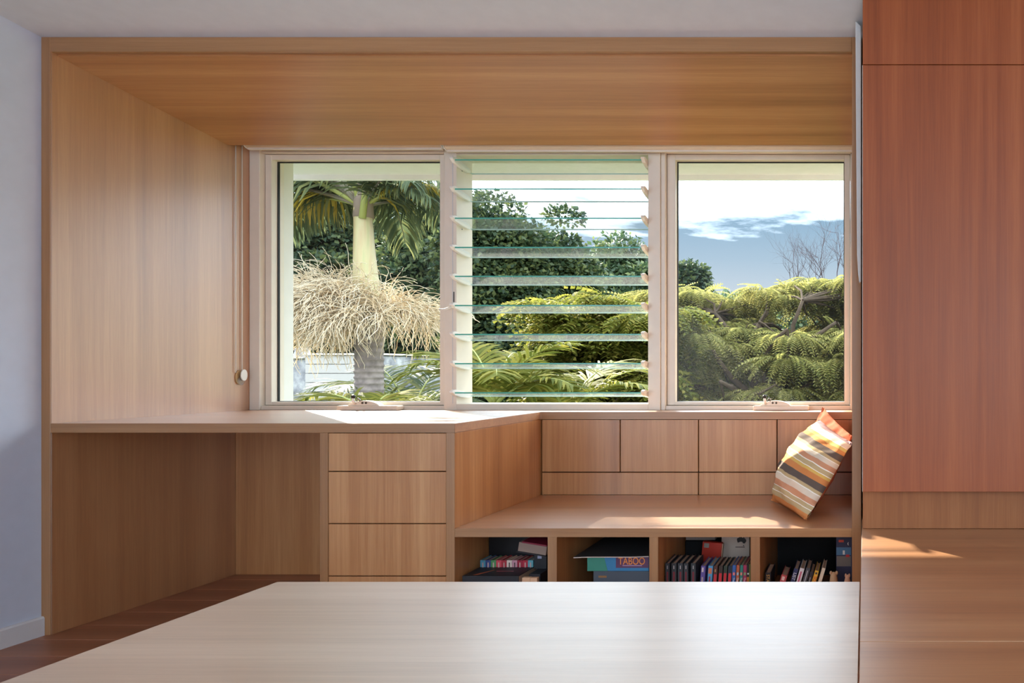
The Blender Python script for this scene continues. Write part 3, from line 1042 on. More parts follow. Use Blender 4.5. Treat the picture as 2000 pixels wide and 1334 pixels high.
plush('beige soft toy beside the leaning paperbacks', 1628, 1128, 11, 8, 2.41, (200, 160, 122), 2)
plush('peach soft toy in the corner of the last compartment', 1655, 1131, 7, 7, 2.40, (214, 162, 130), 4)
yq = 2.50
pxb = thing('picture_box', (PX(1650, yq), yq, SHELF), 'dark blue illustrated box at the right end of the last compartment', 'box')
qx0, qx1 = PX(1633, yq), XR - 0.002
box('body', cmat((44, 48, 74)), qx0, qx1, yq, yq + 0.25, SHELF + 0.0004, zu - 0.004, pxb, 0.001)
box('picture_print', cmat((196, 70, 50)), PX(1638, yq), PX(1648, yq), yq - 0.0006, yq - 0.0001, PZ(1059, yq), PZ(1054.5, yq), pxb, 0)
box('picture_print', cmat((70, 110, 140)), PX(1633.5, yq), PX(1662, yq), yq - 0.0005, yq - 0.0001, PZ(1084, yq), PZ(1069, yq), pxb, 0)
box('picture_print', cmat((110, 100, 92)), PX(1634, yq), PX(1662, yq), yq - 0.0008, yq - 0.0006, PZ(1106, yq), PZ(1086, yq), pxb, 0)
cr = [(math.cos(a), math.sin(a)) for a in np.linspace(math.pi * .5, math.pi * 1.5, 9)] + [(0.45 * math.cos(a) - 0.0, math.sin(a)) for a in np.linspace(math.pi * 1.5, math.pi * .5, 9)][1:-1]
MB().prism([(PX(1658, yq) + 0.005 * p, PZ(1062, yq) + 0.006 * q) for p, q in cr], yq - 0.0007, yq - 0.0001, 1).build('moon_print', cmat((210, 206, 196)), pxb)
box('figure_print', cmat((216, 210, 200)), PX(1646, yq), PX(1650, yq), yq - 0.0009, yq - 0.0006, PZ(1083, yq), PZ(1075, yq), pxb, 0)
box('figure_print', cmat((190, 50, 50)), PX(1652, yq), PX(1659, yq), yq - 0.0010, yq - 0.0006, PZ(1088, yq), PZ(1083, yq), pxb, 0)

# second compartment: game box, black folder, grey box
yt = 2.40
gb_ = thing('game_box', (PX(1205, yt), yt, PZ(1116, yt)), 'green and blue board game box with orange TABOO lettering', 'game box')
zb0, zb1 = PZ(1115.5, yt), PZ(1087, yt)
gx0_, gx1_ = PX(1147, yt), PX(1267.2, yt)
box('body', cmat((60, 128, 172)), gx0_, gx1_, yt, yt + 0.24, zb0, zb1, gb_, 0.001)
MB().prism([(gx0_ + 0.0005, zb0 + 0.0005), (PX(1187, yt), zb0 + 0.0005), (PX(1180, yt), zb1 - 0.0005), (gx0_ + 0.0005, zb1 - 0.0005)], yt - 0.0006, yt - 0.0001, 1).build('green_print', cmat((62, 138, 118)), gb_)
box('purple_print', cmat((98, 62, 92)), PX(1203, yt), gx1_ - 0.0005, yt - 0.0006, yt - 0.0001, PZ(1109, yt), zb1 - 0.0005, gb_, 0)
tx = text('lettering', 'TABOO', cmat((236, 146, 62)), gb_, (PX(1234, yt) - gb_.location.x, -0.0010, PZ(1096.5, yt) - gb_.location.z), (math.pi / 2, 0, 0), 0.034)
tx.scale = (0.80, 1.05, 1)
box('underline_print', cmat((190, 160, 190)), PX(1216, yt), PX(1254, yt), yt - 0.0009, yt - 0.0006, PZ(1105.2, yt), PZ(1104, yt), gb_, 0)
zfd = zb1 + 0.0006
fo = thing('folder', (PX(1195, yt), yt, zfd), 'thin black folder lying on the game box', 'folder')
n = 12
xa_, xb_ = PX(1120, 2.385), PX(1267, 2.385)
Vs, Fs = [], []
for i in range(n + 1):
    s_ = i / n
    x_ = xa_ + (xb_ - xa_) * s_
    zz_ = zfd + 0.004 * max(0, s_ - 0.8) / 0.2 * 0.5 - 0.002 * max(0, 0.2 - s_) / 0.2
    for (dy, dz_) in ((0, 0), (0.30, 0.0), (0.30, 0.003), (0, 0.003)):
        Vs.append((x_ + (0.0), 2.385 + dy, zz_ + dz_))
for i in range(n):
    for k_ in range(4):
        Fs.append((i * 4 + k_, i * 4 + (k_ + 1) % 4, (i + 1) * 4 + (k_ + 1) % 4, (i + 1) * 4 + k_))
Fs += [(3, 2, 1, 0), (n * 4, n * 4 + 1, n * 4 + 2, n * 4 + 3)]
MB().add(Vs, Fs).build('cover', cmat((48, 48, 48)), fo)
MB().add([(x, 2.3846 if yv < 2.4 else yv, z) for x, yv, z in Vs if yv < 2.4], [(2 * i, 2 * i + 1, 2 * i + 3, 2 * i + 2) for i in range(n)]).build('paper_edge', cmat((206, 190, 176)), fo)
gy = thing('game_box', (PX(1212, yt), yt, SHELF), 'dark slate box under the green and blue game box', 'game box')
box('body', cmat((78, 88, 98)), PX(1158, yt), PX(1267.2, yt), yt + 0.004, yt + 0.23, SHELF + 0.0004, zb0 - 0.0006, gy, 0.001)
box('caption_print', cmat((150, 110, 70)), PX(1168, yt), PX(1184, yt), yt + 0.0033, yt + 0.0039, PZ(1129, yt), PZ(1125, yt), gy, 0)

# first compartment
yk = 2.50
sc_ = thing('storage_case', (PX(1005, yk), yk, SHELF), 'large black case filling the back of the first compartment', 'case')
box('body', BLACK, PX(936, yk), PX(1066, yk) - 0.0, yk + 0.06, yk + 0.33, SHELF + 0.0004, zu - 0.003, sc_, 0.004)
box('handle', BLACKM, PX(985, yk), PX(1010, yk), yk + 0.052, yk + 0.0595, .20, .21, sc_, 0.002)
dbz = PZ(1113.5, 2.44)
for i, (zz0, zz1, c_, lab) in enumerate(((SHELF + 0.0004, SHELF + 0.045, (40, 34, 34), 'thick black hardback at the bottom of the first compartment'),
                                         (SHELF + 0.0456, SHELF + 0.085, (52, 40, 40), 'dark brown hardback in the stack of the first compartment'),
                                         (SHELF + 0.0856, dbz - 0.0006, (36, 36, 40), 'black hardback with orange marks lying under the small coloured books'))):
    hb_ = thing('book', (PX(980, 2.42), 2.42, zz0), lab, 'book', 'books in the bench compartments')
    xa, xb = PX(905 + 2 * i, 2.39), PX(1018, 2.39)
    m_ = MB()
    m_.box(xa, xb, 2.372, 2.552, zz0, zz0 + .002).box(xa, xb, 2.372, 2.552, zz1 - .002, zz1).box(xa, xb, 2.372, 2.3745, zz0 + .002, zz1 - .002)
    m_.build('cover', cmat(c_), hb_)
    box('pages', PAGES, xa + .0022, xb - .003, 2.375, 2.549, zz0 + .0021, zz1 - .0021, hb_, 0)
    if i == 2:
        m_ = MB().prism([(xa + .03, 2.385), (xa + .045, 2.385), (xa + .075, 2.44), (xa + .068, 2.44)], zz1 + 0.0001, zz1 + .0005, 2)
        m_.build('cover_print', cmat((170, 84, 48)), hb_)
        m_ = MB().prism([(xa + .09, 2.425), (xa + .15, 2.425), (xa + .15, 2.429), (xa + .09, 2.429)], zz1 + 0.0001, zz1 + .0005, 2)
        m_.build('cover_print', cmat((170, 80, 84)), hb_)
rowc = [((84, 150, 172), 'light blue'), ((58, 70, 122), 'navy blue'), ((78, 136, 82), 'green'), ((206, 72, 84), 'coral pink'), ((168, 40, 52), 'crimson'),
        ((222, 196, 180), 'cream'), ((198, 140, 150), 'pale pink'), ((160, 34, 56), 'burgundy'), ((176, 40, 58), 'scarlet'), ((98, 160, 170), 'aqua')]
ypk = 2.475
for i, (c_, nm) in enumerate(rowc):
    a = 938 + i * 10.35
    mk = [((200, 160, 150) if i not in (5, 6) else (90, 70, 66), .4, .62, .008, .028)]
    book('tiny %s pocket book in the row of ten' % nm, PX(a, ypk), PX(a + 10.0, ypk), PZ(1094.5, ypk) - dbz, c_, 0, ypk, 0.07, dbz + 0.0002, mk, group='ten tiny pocket books in a row')
# right-hand stack with a tilted book on it
rs0, rs1 = PX(1040, 2.45), PX(1068.5, 2.45)
zk = SHELF + 0.0004
lb = thing('book', ((rs0 + rs1) / 2, 2.45, zk), 'black atlas lying flat at the right of the first compartment', 'book', 'books in the bench compartments')
box('cover', cmat((36, 36, 40)), rs0 + 0.012, rs1 - 0.0008, 2.40, 2.545, zk, PZ(1118, 2.42), lb, 0.001)
pp = thing('book', (PX(1032, 2.385), 2.385, zk), 'pair of stacked page edges facing out low in the first compartment', 'book', 'books in the bench compartments')
box('pages', plain('warm_pages', (222, 176, 138), 0.8), PX(1019.5, 2.38), PX(1035, 2.38), 2.38, 2.395, zk, PZ(1128.5, 2.38), pp, 0.0005)
box('pages', plain('warm_pages', (222, 176, 138), 0.8), PX(1035.4, 2.38), PX(1049, 2.38), 2.38, 2.395, zk, PZ(1129, 2.38), pp, 0.0005)
ti = thing('book', (PX(1066, 2.45), 2.45, PZ(1090, 2.45)), 'thick red-covered book tilted high up in the first compartment', 'book', 'books in the bench compartments')
xt_a, xt_b = PX(1010, 2.45), PX(1066, 2.45)
zb_t = PZ(1086, 2.45)
box('pages', plain('grey_pages', (150, 126, 112), 0.8), xt_a + .002, xt_b, 2.445, 2.535, zb_t + .004, zb_t + .036, ti, 0)
box('cover', cmat((128, 30, 52)), xt_a + 0.014, xt_b, 2.44, 2.54, zb_t + .0362, zb_t + .042, ti, 0.0008)
box('cover', cmat((40, 36, 40)), xt_a, xt_b, 2.44, 2.54, zb_t, zb_t + .0038, ti, 0.0008)
ti.rotation_euler = (0, math.radians(9), 0)
bl = thing('book', (PX(1055, 2.46), 2.46, PZ(1118, 2.42)), 'black spine with a grey label under the tilted red book', 'book', 'books in the bench compartments')
box('cover', cmat((28, 28, 32)), PX(1043, 2.46), PX(1067.5, 2.46), 2.46, 2.545, PZ(1118, 2.42) + 0.0004, PZ(1084, 2.46), bl, 0.001)
box('label_print', cmat((150, 150, 172)), PX(1050, 2.46), PX(1058, 2.46), 2.4593, 2.4599, PZ(1091, 2.46), PZ(1085.5, 2.46), bl, 0)
# ================================================================== OUTSIDE
GZ = -3.2
gm = MB()
gm.box(-80, 80, 3.4, 140, GZ - 0.2, GZ)
ground = gm.build('ground', plain('garden_ground', (74, 88, 52), 0.9, 0.1, noise=0.3))
tag(ground, 'green garden ground far below the windows', kind='structure')

BARK = plain('grey_brown_bark', (74, 62, 50), 0.9, 0.1, noise=0.35)
BARKD = plain('dark_bark', (70, 58, 50), 0.9, 0.1, noise=0.35)
L_DARK = leaf_mat('dark_fig_leaf', [(0.15, lin(46, 64, 48)), (0.5, lin(70, 90, 60)), (0.85, lin(120, 128, 74))], 0.4, 0.5, 0.2)
L_FAR = leaf_mat('far_tree_leaf', [(0.15, lin(62, 84, 62)), (0.5, lin(84, 108, 72)), (0.85, lin(134, 146, 88))], 0.35)
L_JAC = leaf_mat('feathery_leaf', [(0.15, lin(122, 126, 70)), (0.5, lin(160, 156, 86)), (0.85, lin(198, 186, 112))], 0.55, 0.6, 0.2)
L_YEL = leaf_mat('yellow_green_leaf', [(0.15, lin(96, 108, 44)), (0.5, lin(136, 138, 58)), (0.85, lin(172, 160, 78))], 0.5, 0.6, 0.2)
L_PALM = leaf_mat('palm_leaf', [(0.15, lin(74, 90, 66)), (0.5, lin(100, 114, 80)), (0.85, lin(140, 142, 90))], 0.4, 0.6, 0.15)
L_PALMY = leaf_mat('yellow_palm_leaf', [(0.15, lin(150, 146, 60)), (0.5, lin(196, 172, 56)), (0.85, lin(220, 190, 80))], 0.45)
L_PALMG = leaf_mat('young_palm_leaf', [(0.15, lin(92, 104, 44)), (0.5, lin(126, 130, 50)), (0.85, lin(176, 166, 78))], 0.5, 0.6, 0.15)


def unit(n):
    v = rng.normal(size=(n, 3))
    return v / np.linalg.norm(v, axis=1, keepdims=True)


# ---- broad-leaved trees
LT_V = np.array([(0, 0, 0), (0.32, 0.45, 0.06), (0, 1, -0.06), (-0.32, 0.45, 0.06)], float)
LT_F = [(0, 1, 2, 3)]


def broad_tree(label, u, vtop, vbot, hw, Y, n_clump, n_leaf, leaf, mat, group, clump_r=0.45, dense=True):
    cx = PX(u, Y)
    ztop, zbot = PZ(vtop, Y), PZ(vbot, Y)
    rx, rz = hw * Y / K, (ztop - zbot) / 2
    cz = (ztop + zbot) / 2
    t = thing('leafy_tree', (cx, Y, GZ), label, 'tree', group)
    d = unit(n_clump * 3)
    d = d[d[:, 1] < 0.45][:n_clump]
    rad = rng.uniform(0.40, 1.0, (len(d), 1)) ** 0.6 * rng.uniform(0.86, 1.10, (len(d), 1))
    cc = np.array([cx, Y, cz]) + d * rad * np.array([rx - clump_r * .6, rx * 0.8, rz - clump_r * .6])
    cr_ = clump_r * rng.uniform(0.6, 1.35, len(cc))
    idx = np.repeat(np.arange(len(cc)), n_leaf)
    dd = unit(len(idx))
    dd[:, 2] = np.where(dd[:, 2] < -0.3, -dd[:, 2], dd[:, 2])
    r_ = rng.uniform(0.55, 1.0, (len(idx), 1))
    pos = cc[idx] + dd * r_ * cr_[idx][:, None] * np.array([1.15, 1.15, 0.8])
    fwd = dd + unit(len(idx)) * 0.9 + np.array([0, 0, -0.25])
    up = dd * 0.8 + unit(len(idx)) * 0.6 + np.array([0, 0, 0.5])
    M = frames(fwd, up) * (leaf * rng.uniform(0.7, 1.3, len(idx)))[:, None, None]
    V, F = batch(LT_V, LT_F, M, pos)
    o = arr_mesh('foliage', V, F, mat, t)
    o['kind'] = 'stuff'
    m_ = MB()
    top = Vector((cx, Y + 0.2, cz + rz * 0.2))
    m_.tube([(cx + 0.2, Y + 0.3, GZ), (cx - 0.1, Y + 0.25, (GZ + cz) / 2), top], [0.35, 0.26, 0.12], 8)
    m_.build('trunk', BARKD, t, 0, True)
    for i in range(0, len(cc), 7):
        c_ = Vector(cc[i])
        s_ = Vector((cx, Y + 0.25, cz - rz * 0.5 + rng.uniform(0, rz * 0.6)))
        mid = (s_ + c_) / 2 + Vector((0, 0, 0.3))
        MB().tube([s_, mid, c_], [0.09, 0.06, 0.02], 5).build('branch', BARKD, t, 0, True)
    return t


GT = 'dark leafy trees behind the palm'
broad_tree('dark leafy tree behind the palm, at the left window edge', 590, 385, 900, 175, 17.0, 190, 560, 0.135, L_DARK, GT, 0.62)
broad_tree('dark leafy tree behind the palm trunk', 725, 405, 900, 85, 19.0, 110, 480, 0.15, L_DARK, GT, 0.62)
broad_tree('dark leafy tree between the palm and the louvres', 850, 378, 900, 105, 16.0, 130, 560, 0.13, L_DARK, GT, 0.58)
broad_tree('tallest dark tree seen through the left half of the louvres', 965, 392, 900, 115, 15.0, 150, 560, 0.115, L_DARK, GT, 0.52)
broad_tree('thin-crowned dark tree at the middle of the louvres', 1090, 418, 880, 82, 16.5, 95, 330, 0.125, L_DARK, GT, 0.5)
broad_tree('distant tree low at the right side of the louvres', 1225, 470, 860, 100, 26.0, 130, 420, 0.20, L_FAR, GT, 0.85)
broad_tree('small dark treetop at the left edge of the right window', 1335, 510, 800, 48, 24.0, 60, 420, 0.19, L_DARK, GT, 0.62)
broad_tree('low hazy tree behind the feathery tree in the right window', 1500, 560, 860, 230, 28.0, 170, 300, 0.25, L_FAR, GT, 0.95)


# ---- feathery trees
def pinnate(n_pair, leaflet_w, leaflet_l, droop):
    """template leaf along +Y, unit length, drooping along -Z, made of paired leaflets"""
    V, F = [], []
    for i in range(n_pair):
        s = (i + 0.6) / n_pair
        y_ = s
        z_ = -droop * s * s
        L = leaflet_l * (1 - 0.55 * abs(s - 0.4) / 0.6)
        w = leaflet_w
        for sg in (-1, 1):
            o_ = len(V)
            x2 = sg * L
            V += [(0, y_ - w * .35, z_), (sg * L * .5, y_ + L * .12 - w * .5, z_ - L * .08), (x2, y_ + L * .35, z_ - L * .42), (sg * L * .45, y_ + L * .18 + w * .5, z_ - L * .08)]
            F.append((o_, o_ + 1, o_ + 2, o_ + 3))
    return np.array(V, float), F


def feathery_tree(label, cx, cy, spread, clumps, n_leaf, leaf, tmpl, mat, group, trunk, nodes, name='feathery_tree', flat=(0.55, 0.2), bark=None, lim=1.0):
    t = thing(name, (cx, cy, GZ), label, 'tree', group)
    tv, tf = tmpl
    cc = np.array(clumps, float)
    idx = np.repeat(np.arange(len(cc)), n_leaf)
    d = unit(len(idx))
    d[:, 2] = np.abs(d[:, 2]) * 0.7
    r_ = rng.uniform(0.0, 1.0, (len(idx), 1)) ** 0.6
    pos = cc[idx] + d * r_ * np.array([flat[0], flat[0], flat[1]])
    fwd = d * np.array([1, 1, 0.25]) + unit(len(idx)) * 0.3 + np.array([0, 0, -0.22])
    up = np.tile(np.array([[0, 0, 1.0]]), (len(idx), 1)) + unit(len(idx)) * 0.35
    M = frames(fwd, up) * (leaf * rng.uniform(0.65, 1.25, len(idx)))[:, None, None]
    V, F = batch(tv, tf, M, pos)
    o = arr_mesh('foliage', V, F, mat, t)
    o['kind'] = 'stuff'
    bark = bark or BARK
    P = [Vector(p) for p in nodes]
    base = Vector(trunk)
    MB().tube([(base.x, base.y, GZ), (base.x + 0.05, base.y, (GZ + base.z) / 2), base], [0.17, 0.14, 0.11], 9).build('trunk', bark, t, 0, True)
    for p in P:
        mid = base.lerp(p, 0.5) + Vector((rng.uniform(-.15, .15), rng.uniform(-.1, .1), rng.uniform(-0.05, 0.2)))
        MB().tube([base, base.lerp(mid, .5) + Vector((rng.uniform(-.06, .06), 0, rng.uniform(-.05, .05))), mid, mid.lerp(p, .5) + Vector((rng.uniform(-.08, .08), 0, rng.uniform(-.06, .06))), p],
                  [0.055, 0.046, 0.038, 0.03, 0.022], 7).build('branch', bark, t, 0, True)
    tw = MB()
    for c_ in cc:
        c_ = Vector(c_)
        p = min(P, key=lambda q: (q - c_).length)
        if (p - c_).length < 0.05:
            continue
        mid = p.lerp(c_, .5) + Vector((rng.uniform(-.1, .1), rng.uniform(-.1, .1), rng.uniform(-.05, .12)))
        tw.tube([p, p.lerp(mid, .5) + Vector((rng.uniform(-.04, .04), 0, rng.uniform(-.04, .04))), mid, c_], [0.02, 0.016, 0.012, 0.006], 5, False)
    o2 = tw.build('twigs', bark, t, 0, True)
    o2['kind'] = 'stuff'
    return t


YJ = 10.0
tops = [(1250, 575), (1320, 556), (1360, 560), (1400, 572), (1440, 582), (1470, 566), (1500, 560), (1540, 556), (1580, 536), (1620, 530), (1660, 540), (1720, 545), (1790, 560)]


def top_at(u):
    return float(np.interp(u, [a for a, b in tops], [b for a, b in tops]))


cl_ = []
for i in range(165):
    u = rng.uniform(1262, 1790)
    tv_ = top_at(u) + 22
    k_ = rng.uniform(0, 1)
    v = tv_ + (860 - tv_) * k_
    Y = YJ + rng.uniform(-1.3, 1.7) * (0.35 + 0.65 * min(1, k_ * 2.5))
    cl_.append((PX(u, YJ), Y, PZ(v, YJ)))
for i in range(60):
    u, v = rng.uniform(1270, 1780), rng.uniform(650, 850)
    cl_.append((PX(u, YJ), YJ + rng.uniform(-1.5, -0.7), PZ(v, YJ)))
for u in np.arange(1270, 1780, 26):
    cl_.append((PX(u + rng.uniform(-6, 6), YJ), YJ + rng.uniform(-.4, .6), PZ(top_at(u) + 16, YJ)))
nod = [(PX(u, YJ), YJ + dy - 1.2, PZ(v, YJ)) for u, v, dy in ((1380, 660, .1), (1440, 690, -.4), (1500, 640, .3), (1560, 655, -.3), (1610, 700, .2), (1335, 740, -.3), (1460, 740, -.7), (1640, 640, .0), (1420, 620, .4), (1580, 600, .2), (1700, 680, 0), (1520, 760, -.6))]
feathery_tree('wide feathery yellow-green tree filling the right window', PX(1500, YJ), YJ, 2, cl_, 84, 0.31, pinnate(11, 0.062, 0.22, 0.6), L_JAC, 'yellow-green trees outside', (PX(1505, YJ), YJ - 1.0, PZ(800, YJ)), nod, flat=(0.34, 0.10))

YY = 8.6
cl_ = []
tops2 = [(1035, 640), (1060, 596), (1110, 572), (1140, 575), (1180, 590), (1230, 596), (1265, 588), (1300, 600)]
for i in range(72):
    u = rng.uniform(1046, 1330)
    tv_ = float(np.interp(u, [a for a, b in tops2], [b for a, b in tops2])) - 2
    k_ = rng.uniform(0, 1)
    v = tv_ + (850 - tv_) * k_
    cl_.append((PX(u, YY), YY + rng.uniform(-.8, 1.0), PZ(v, YY)))
nod = [(PX(u, YY), YY + .2, PZ(v, YY)) for u, v in ((1090, 640), (1150, 620), (1200, 650), (1235, 690), (1120, 710), (1270, 640))]
feathery_tree('bright yellow-green tree in the right half of the louvres', PX(1170, YY), YY, 2, cl_, 70, 0.30, pinnate(7, 0.14, 0.30, 0.65), L_YEL, 'yellow-green trees outside', (PX(1190, YY), YY + .3, PZ(790, YY)), nod, flat=(0.26, 0.12))

# ---- bare twiggy tree above the feathery one
bt = thing('bare_tree', (PX(1625, 13), 13.0, GZ), 'leafless twiggy tree rising behind the feathery tree', 'tree')
bmx = MB()


def grow(p, d, L, r, depth):
    n_ = 3
    pts, rs = [p], [r]
    for i in range(n_):
        d = (d + Vector(rng.normal(0, .10, 3)) + Vector((0, 0, 0.03))).normalized()
        p = p + d * (L / n_)
        pts.append(p)
        rs.append(r * (1 - 0.35 * (i + 1) / n_))
    bmx.tube(pts, rs, 4, False)
    if depth == 0:
        return
    for k_ in range(3 if depth > 2 else 2):
        q = pts[rng.integers(1, n_ + 1)] if k_ else p
        a = rng.normal(0, 1, 3)
        dd = (d + Vector(a) * 0.42 + Vector((0, 0, .08))).normalized()
        grow(q, dd, L * rng.uniform(0.6, .85), r * 0.55, depth - 1)


for u, v in ((1590, 600), (1615, 590), (1640, 585), (1660, 580), (1565, 610), (1605, 560), (1635, 550), (1545, 610)):
    grow(Vector((PX(u, 13), 13.0 + rng.uniform(-.3, .3), PZ(v, 13))), Vector((rng.uniform(-.25, .1), 0, 1)).normalized(), 0.52, 0.014, 5)
bo = bmx.build('twigs', plain('bare_twig', (96, 84, 88), 0.9, 0.1), bt, 0, True)
bo['kind'] = 'stuff'
MB().tube([(PX(1625, 13), 13.05, GZ), (PX(1618, 13), 13.05, PZ(640, 13)), (PX(1615, 13), 13.0, PZ(580, 13))], [0.16, 0.09, 0.04], 8).build('trunk', BARK, bt, 0, True)
for u in (1590, 1640, 1660, 1560):
    MB().tube([(PX(1618, 13), 13.05, PZ(640, 13)), (PX(u, 13), 13.0, PZ(586, 13))], [0.05, 0.02], 6).build('branch', BARK, bt, 0, True)


# ---- palms
def frond_mesh(root, az, el0, L, curl, n_leaf, ll, lw_, hang, start=0.12, seg=3, swing=0.5):
    """one pinnate palm frond: (verts, quads) of the leaflets and rachis points"""
    nst = 26
    p = Vector(root)
    pts, tans = [p.copy()], []
    el = el0
    for i in range(nst):
        t_ = Vector((math.cos(az) * math.cos(el), math.sin(az) * math.cos(el), math.sin(el)))
        p = p + t_ * (L / nst)
        pts.append(p.copy())
        tans.append(t_)
        el -= curl / nst * (0.5 + 1.0 * i / nst)
    tans.append(tans[-1])
    V, F = [], []
    prof = (0.55, 1.0, 0.8, 0.06)
    for i in range(n_leaf):
        s = start + (1 - start) * (i + 0.5) / n_leaf
        f_ = s * nst
        k_ = min(int(f_), nst - 1)
        base = pts[k_].lerp(pts[k_ + 1], f_ - k_)
        tg = tans[k_]
        side0 = tg.cross(Vector((0, 0, 1)))
        side0 = side0.normalized() if side0.length > 1e-4 else Vector((1, 0, 0))
        nrm = side0.cross(tg).normalized()
        Ls = ll * (0.45 + 0.55 * math.sin(math.pi * min(1, 0.15 + 0.85 * s) ** 0.9)) * rng.uniform(.85, 1.12)
        for sg in (-1, 1):
            d = (side0 * sg + tg * (swing + 0.5 * s) + nrm * 0.15 + Vector(rng.normal(0, .10, 3))).normalized()
            q = base.copy()
            o_ = len(V)
            for j in range(seg + 1):
                w = lw_ * prof[min(3, int(round(j * 3 / seg)))]
                ax = d.cross(nrm)
                ax = ax.normalized() if ax.length > 1e-4 else tg
                V.append(q + ax * w)
                V.append(q - ax * w)
                d = (d + Vector((0, 0, -hang * (0.35 + 0.4 * j)))).normalized()
                q = q + d * (Ls / seg)
            for j in range(seg):
                a = o_ + 2 * j
                F.append((a, a + 1, a + 3, a + 2))
    return V, F, pts


def add_frond(parent, mat, root, az, el0, L, curl, n_leaf, ll, lw_, hang, rr=0.016, rmat=None, **kw):
    V, F, pts = frond_mesh(root, az, el0, L, curl, n_leaf, ll, lw_, hang, **kw)
    fr = MB().add(V, F)
    off = parent_world(parent)
    o = arr_mesh('frond', np.array([tuple(v) for v in V]), np.array(F), mat, parent)
    m_ = MB().tube(pts[::2], list(np.linspace(rr, rr * .15, len(pts[::2]))), 6)
    m_.build('rachis', rmat or RACH, o, 0, True)
    return o


RACH = plain('palm_rachis', (150, 156, 84), 0.5, 0.4)
RACHD = plain('palm_rachis_grey', (128, 122, 104), 0.6, 0.4)
YPM = 6.5
pxm = PX(722, YPM)
palm = thing('palm_tree', (pxm, YPM, GZ), 'tall palm with ringed grey trunk and creamy flower mop', 'palm tree')


def trunk_mat():
    m, t, b = new_mat('ringed_palm_trunk')
    tcn = t.nodes.new('ShaderNodeTexCoord')
    n_ = t.nodes.new('ShaderNodeTexNoise')
    n_.inputs['Scale'].default_value = 14
    n_.inputs['Detail'].default_value = 5
    t.links.new(tcn.outputs['Object'], n_.inputs['Vector'])
    c_ = ramp(t, n_.outputs[0], [(0.3, lin(116, 106, 104)), (0.7, lin(168, 156, 150))])
    t.links.new(c_, b.inputs['Base Color'])
    b.inputs['Roughness'].default_value = 0.85
    return m


zs = PZ(600, YPM)
prof = []
z = GZ
while z < zs:
    r = 0.115 + 0.004 * max(0, min(1, (zs - z)))
    st_ = 0.055 + 0.02 * rng.uniform()
    prof += [(r + 0.004, z), (r + 0.006, z + st_ * .25), (r - 0.003, z + st_ * .4), (r - 0.002, z + st_ * .9)]
    z += st_
tk = MB()
tk.tube([(PX(728 - 8 * (p[1] - GZ) / (zs - GZ), YPM), YPM, p[1]) for p in prof], [p[0] for p in prof], 20)
tk.build('trunk', trunk_mat(), palm, 0, True)


def shaft_mat():
    m, t, b = new_mat('crownshaft_skin')
    tcn = t.nodes.new('ShaderNodeTexCoord')
    mp_ = t.nodes.new('ShaderNodeMapping')
    mp_.inputs['Scale'].default_value = (16, 16, 0.9)
    t.links.new(tcn.outputs['Object'], mp_.inputs[0])
    n_ = t.nodes.new('ShaderNodeTexNoise')
    n_.inputs['Scale'].default_value = 1.4
    n_.inputs['Detail'].default_value = 4
    t.links.new(mp_.outputs[0], n_.inputs['Vector'])
    c_ = ramp(t, n_.outputs[0], [(0.3, lin(176, 150, 108)), (0.5, lin(182, 170, 124)), (0.7, lin(160, 164, 114))])
    t.links.new(c_, b.inputs['Base Color'])
    b.inputs['Roughness'].default_value = 0.4
    return m


sh_pts = [(716, 604, 26), (716, 588, 27), (715, 560, 22.5), (713, 520, 19.5), (711, 480, 17.5), (710, 445, 16.0), (709, 425, 15.5), (709, 410, 16), (710, 398, 14)]
MB().tube([(PX(u, YPM), YPM, PZ(v, YPM)) for u, v, r in sh_pts], [r * YPM / K for u, v, r in sh_pts], 24).build('crownshaft', shaft_mat(), palm, 0, True)
crown = Vector((PX(710, YPM), YPM, PZ(405, YPM)))
MB().tube([crown + Vector((0, 0, -.1)), crown + Vector((0, 0, .1)), crown + Vector((0.03, 0, .6))], [0.085, 0.075, 0.03], 12).build('leaf_bases', plain('leaf_base', (136, 120, 104), 0.7), palm, 0, True)
MB().tube([crown + Vector((0.04, -.07, -.12)), crown + Vector((0.06, -.06, .12)), crown + Vector((0.09, -.05, .6))], [0.030, 0.026, 0.02], 8).build('leaf_stalk', RACH, palm, 0, True)
big = [(178, 40, 2.2, 1.9), (198, 46, 2.2, 1.9), (160, 44, 2.2, 1.9), (212, 54, 2.0, 1.9), (140, 48, 2.1, 1.9), (186, 22, 1.7, 1.3), (168, 18, 1.6, 1.2), (150, 30, 1.7, 1.5), (205, 34, 1.7, 1.6),
       (190, 62, 2.4, 1.9), (100, 50, 1.9, 1.9), (122, 48, 2.0, 1.9), (250, 78, 2.0, 1.2), (112, 30, 1.7, 1.5),
       (86, 44, 1.5, 1.9), (66, 48, 1.0, 1.9), (40, 52, .85, 1.9), (312, 60, .9, 1.9), (20, 50, .8, 1.8), (335, 54, .8, 1.9), (0, 62, .95, 2.3), (76, 26, 1.2, 1.3), (350, 34, .75, 1.4), (300, 76, 1.2, 1.4)]
for i, (a, e, L, c_) in enumerate(big):
    lf = i < 14
    add_frond(palm, L_PALM if i not in (5, 18) else L_PALMY, crown + Vector((0.04 * math.cos(math.radians(a)), 0.04 * math.sin(math.radians(a)), 0.02)), math.radians(a), math.radians(e), L, c_,
              64 if lf else 44, 0.52 if lf else 0.40, 0.014 if lf else 0.010, 0.85 if lf else 0.6, 0.022 if lf else 0.014, RACHD if i % 2 else RACH)

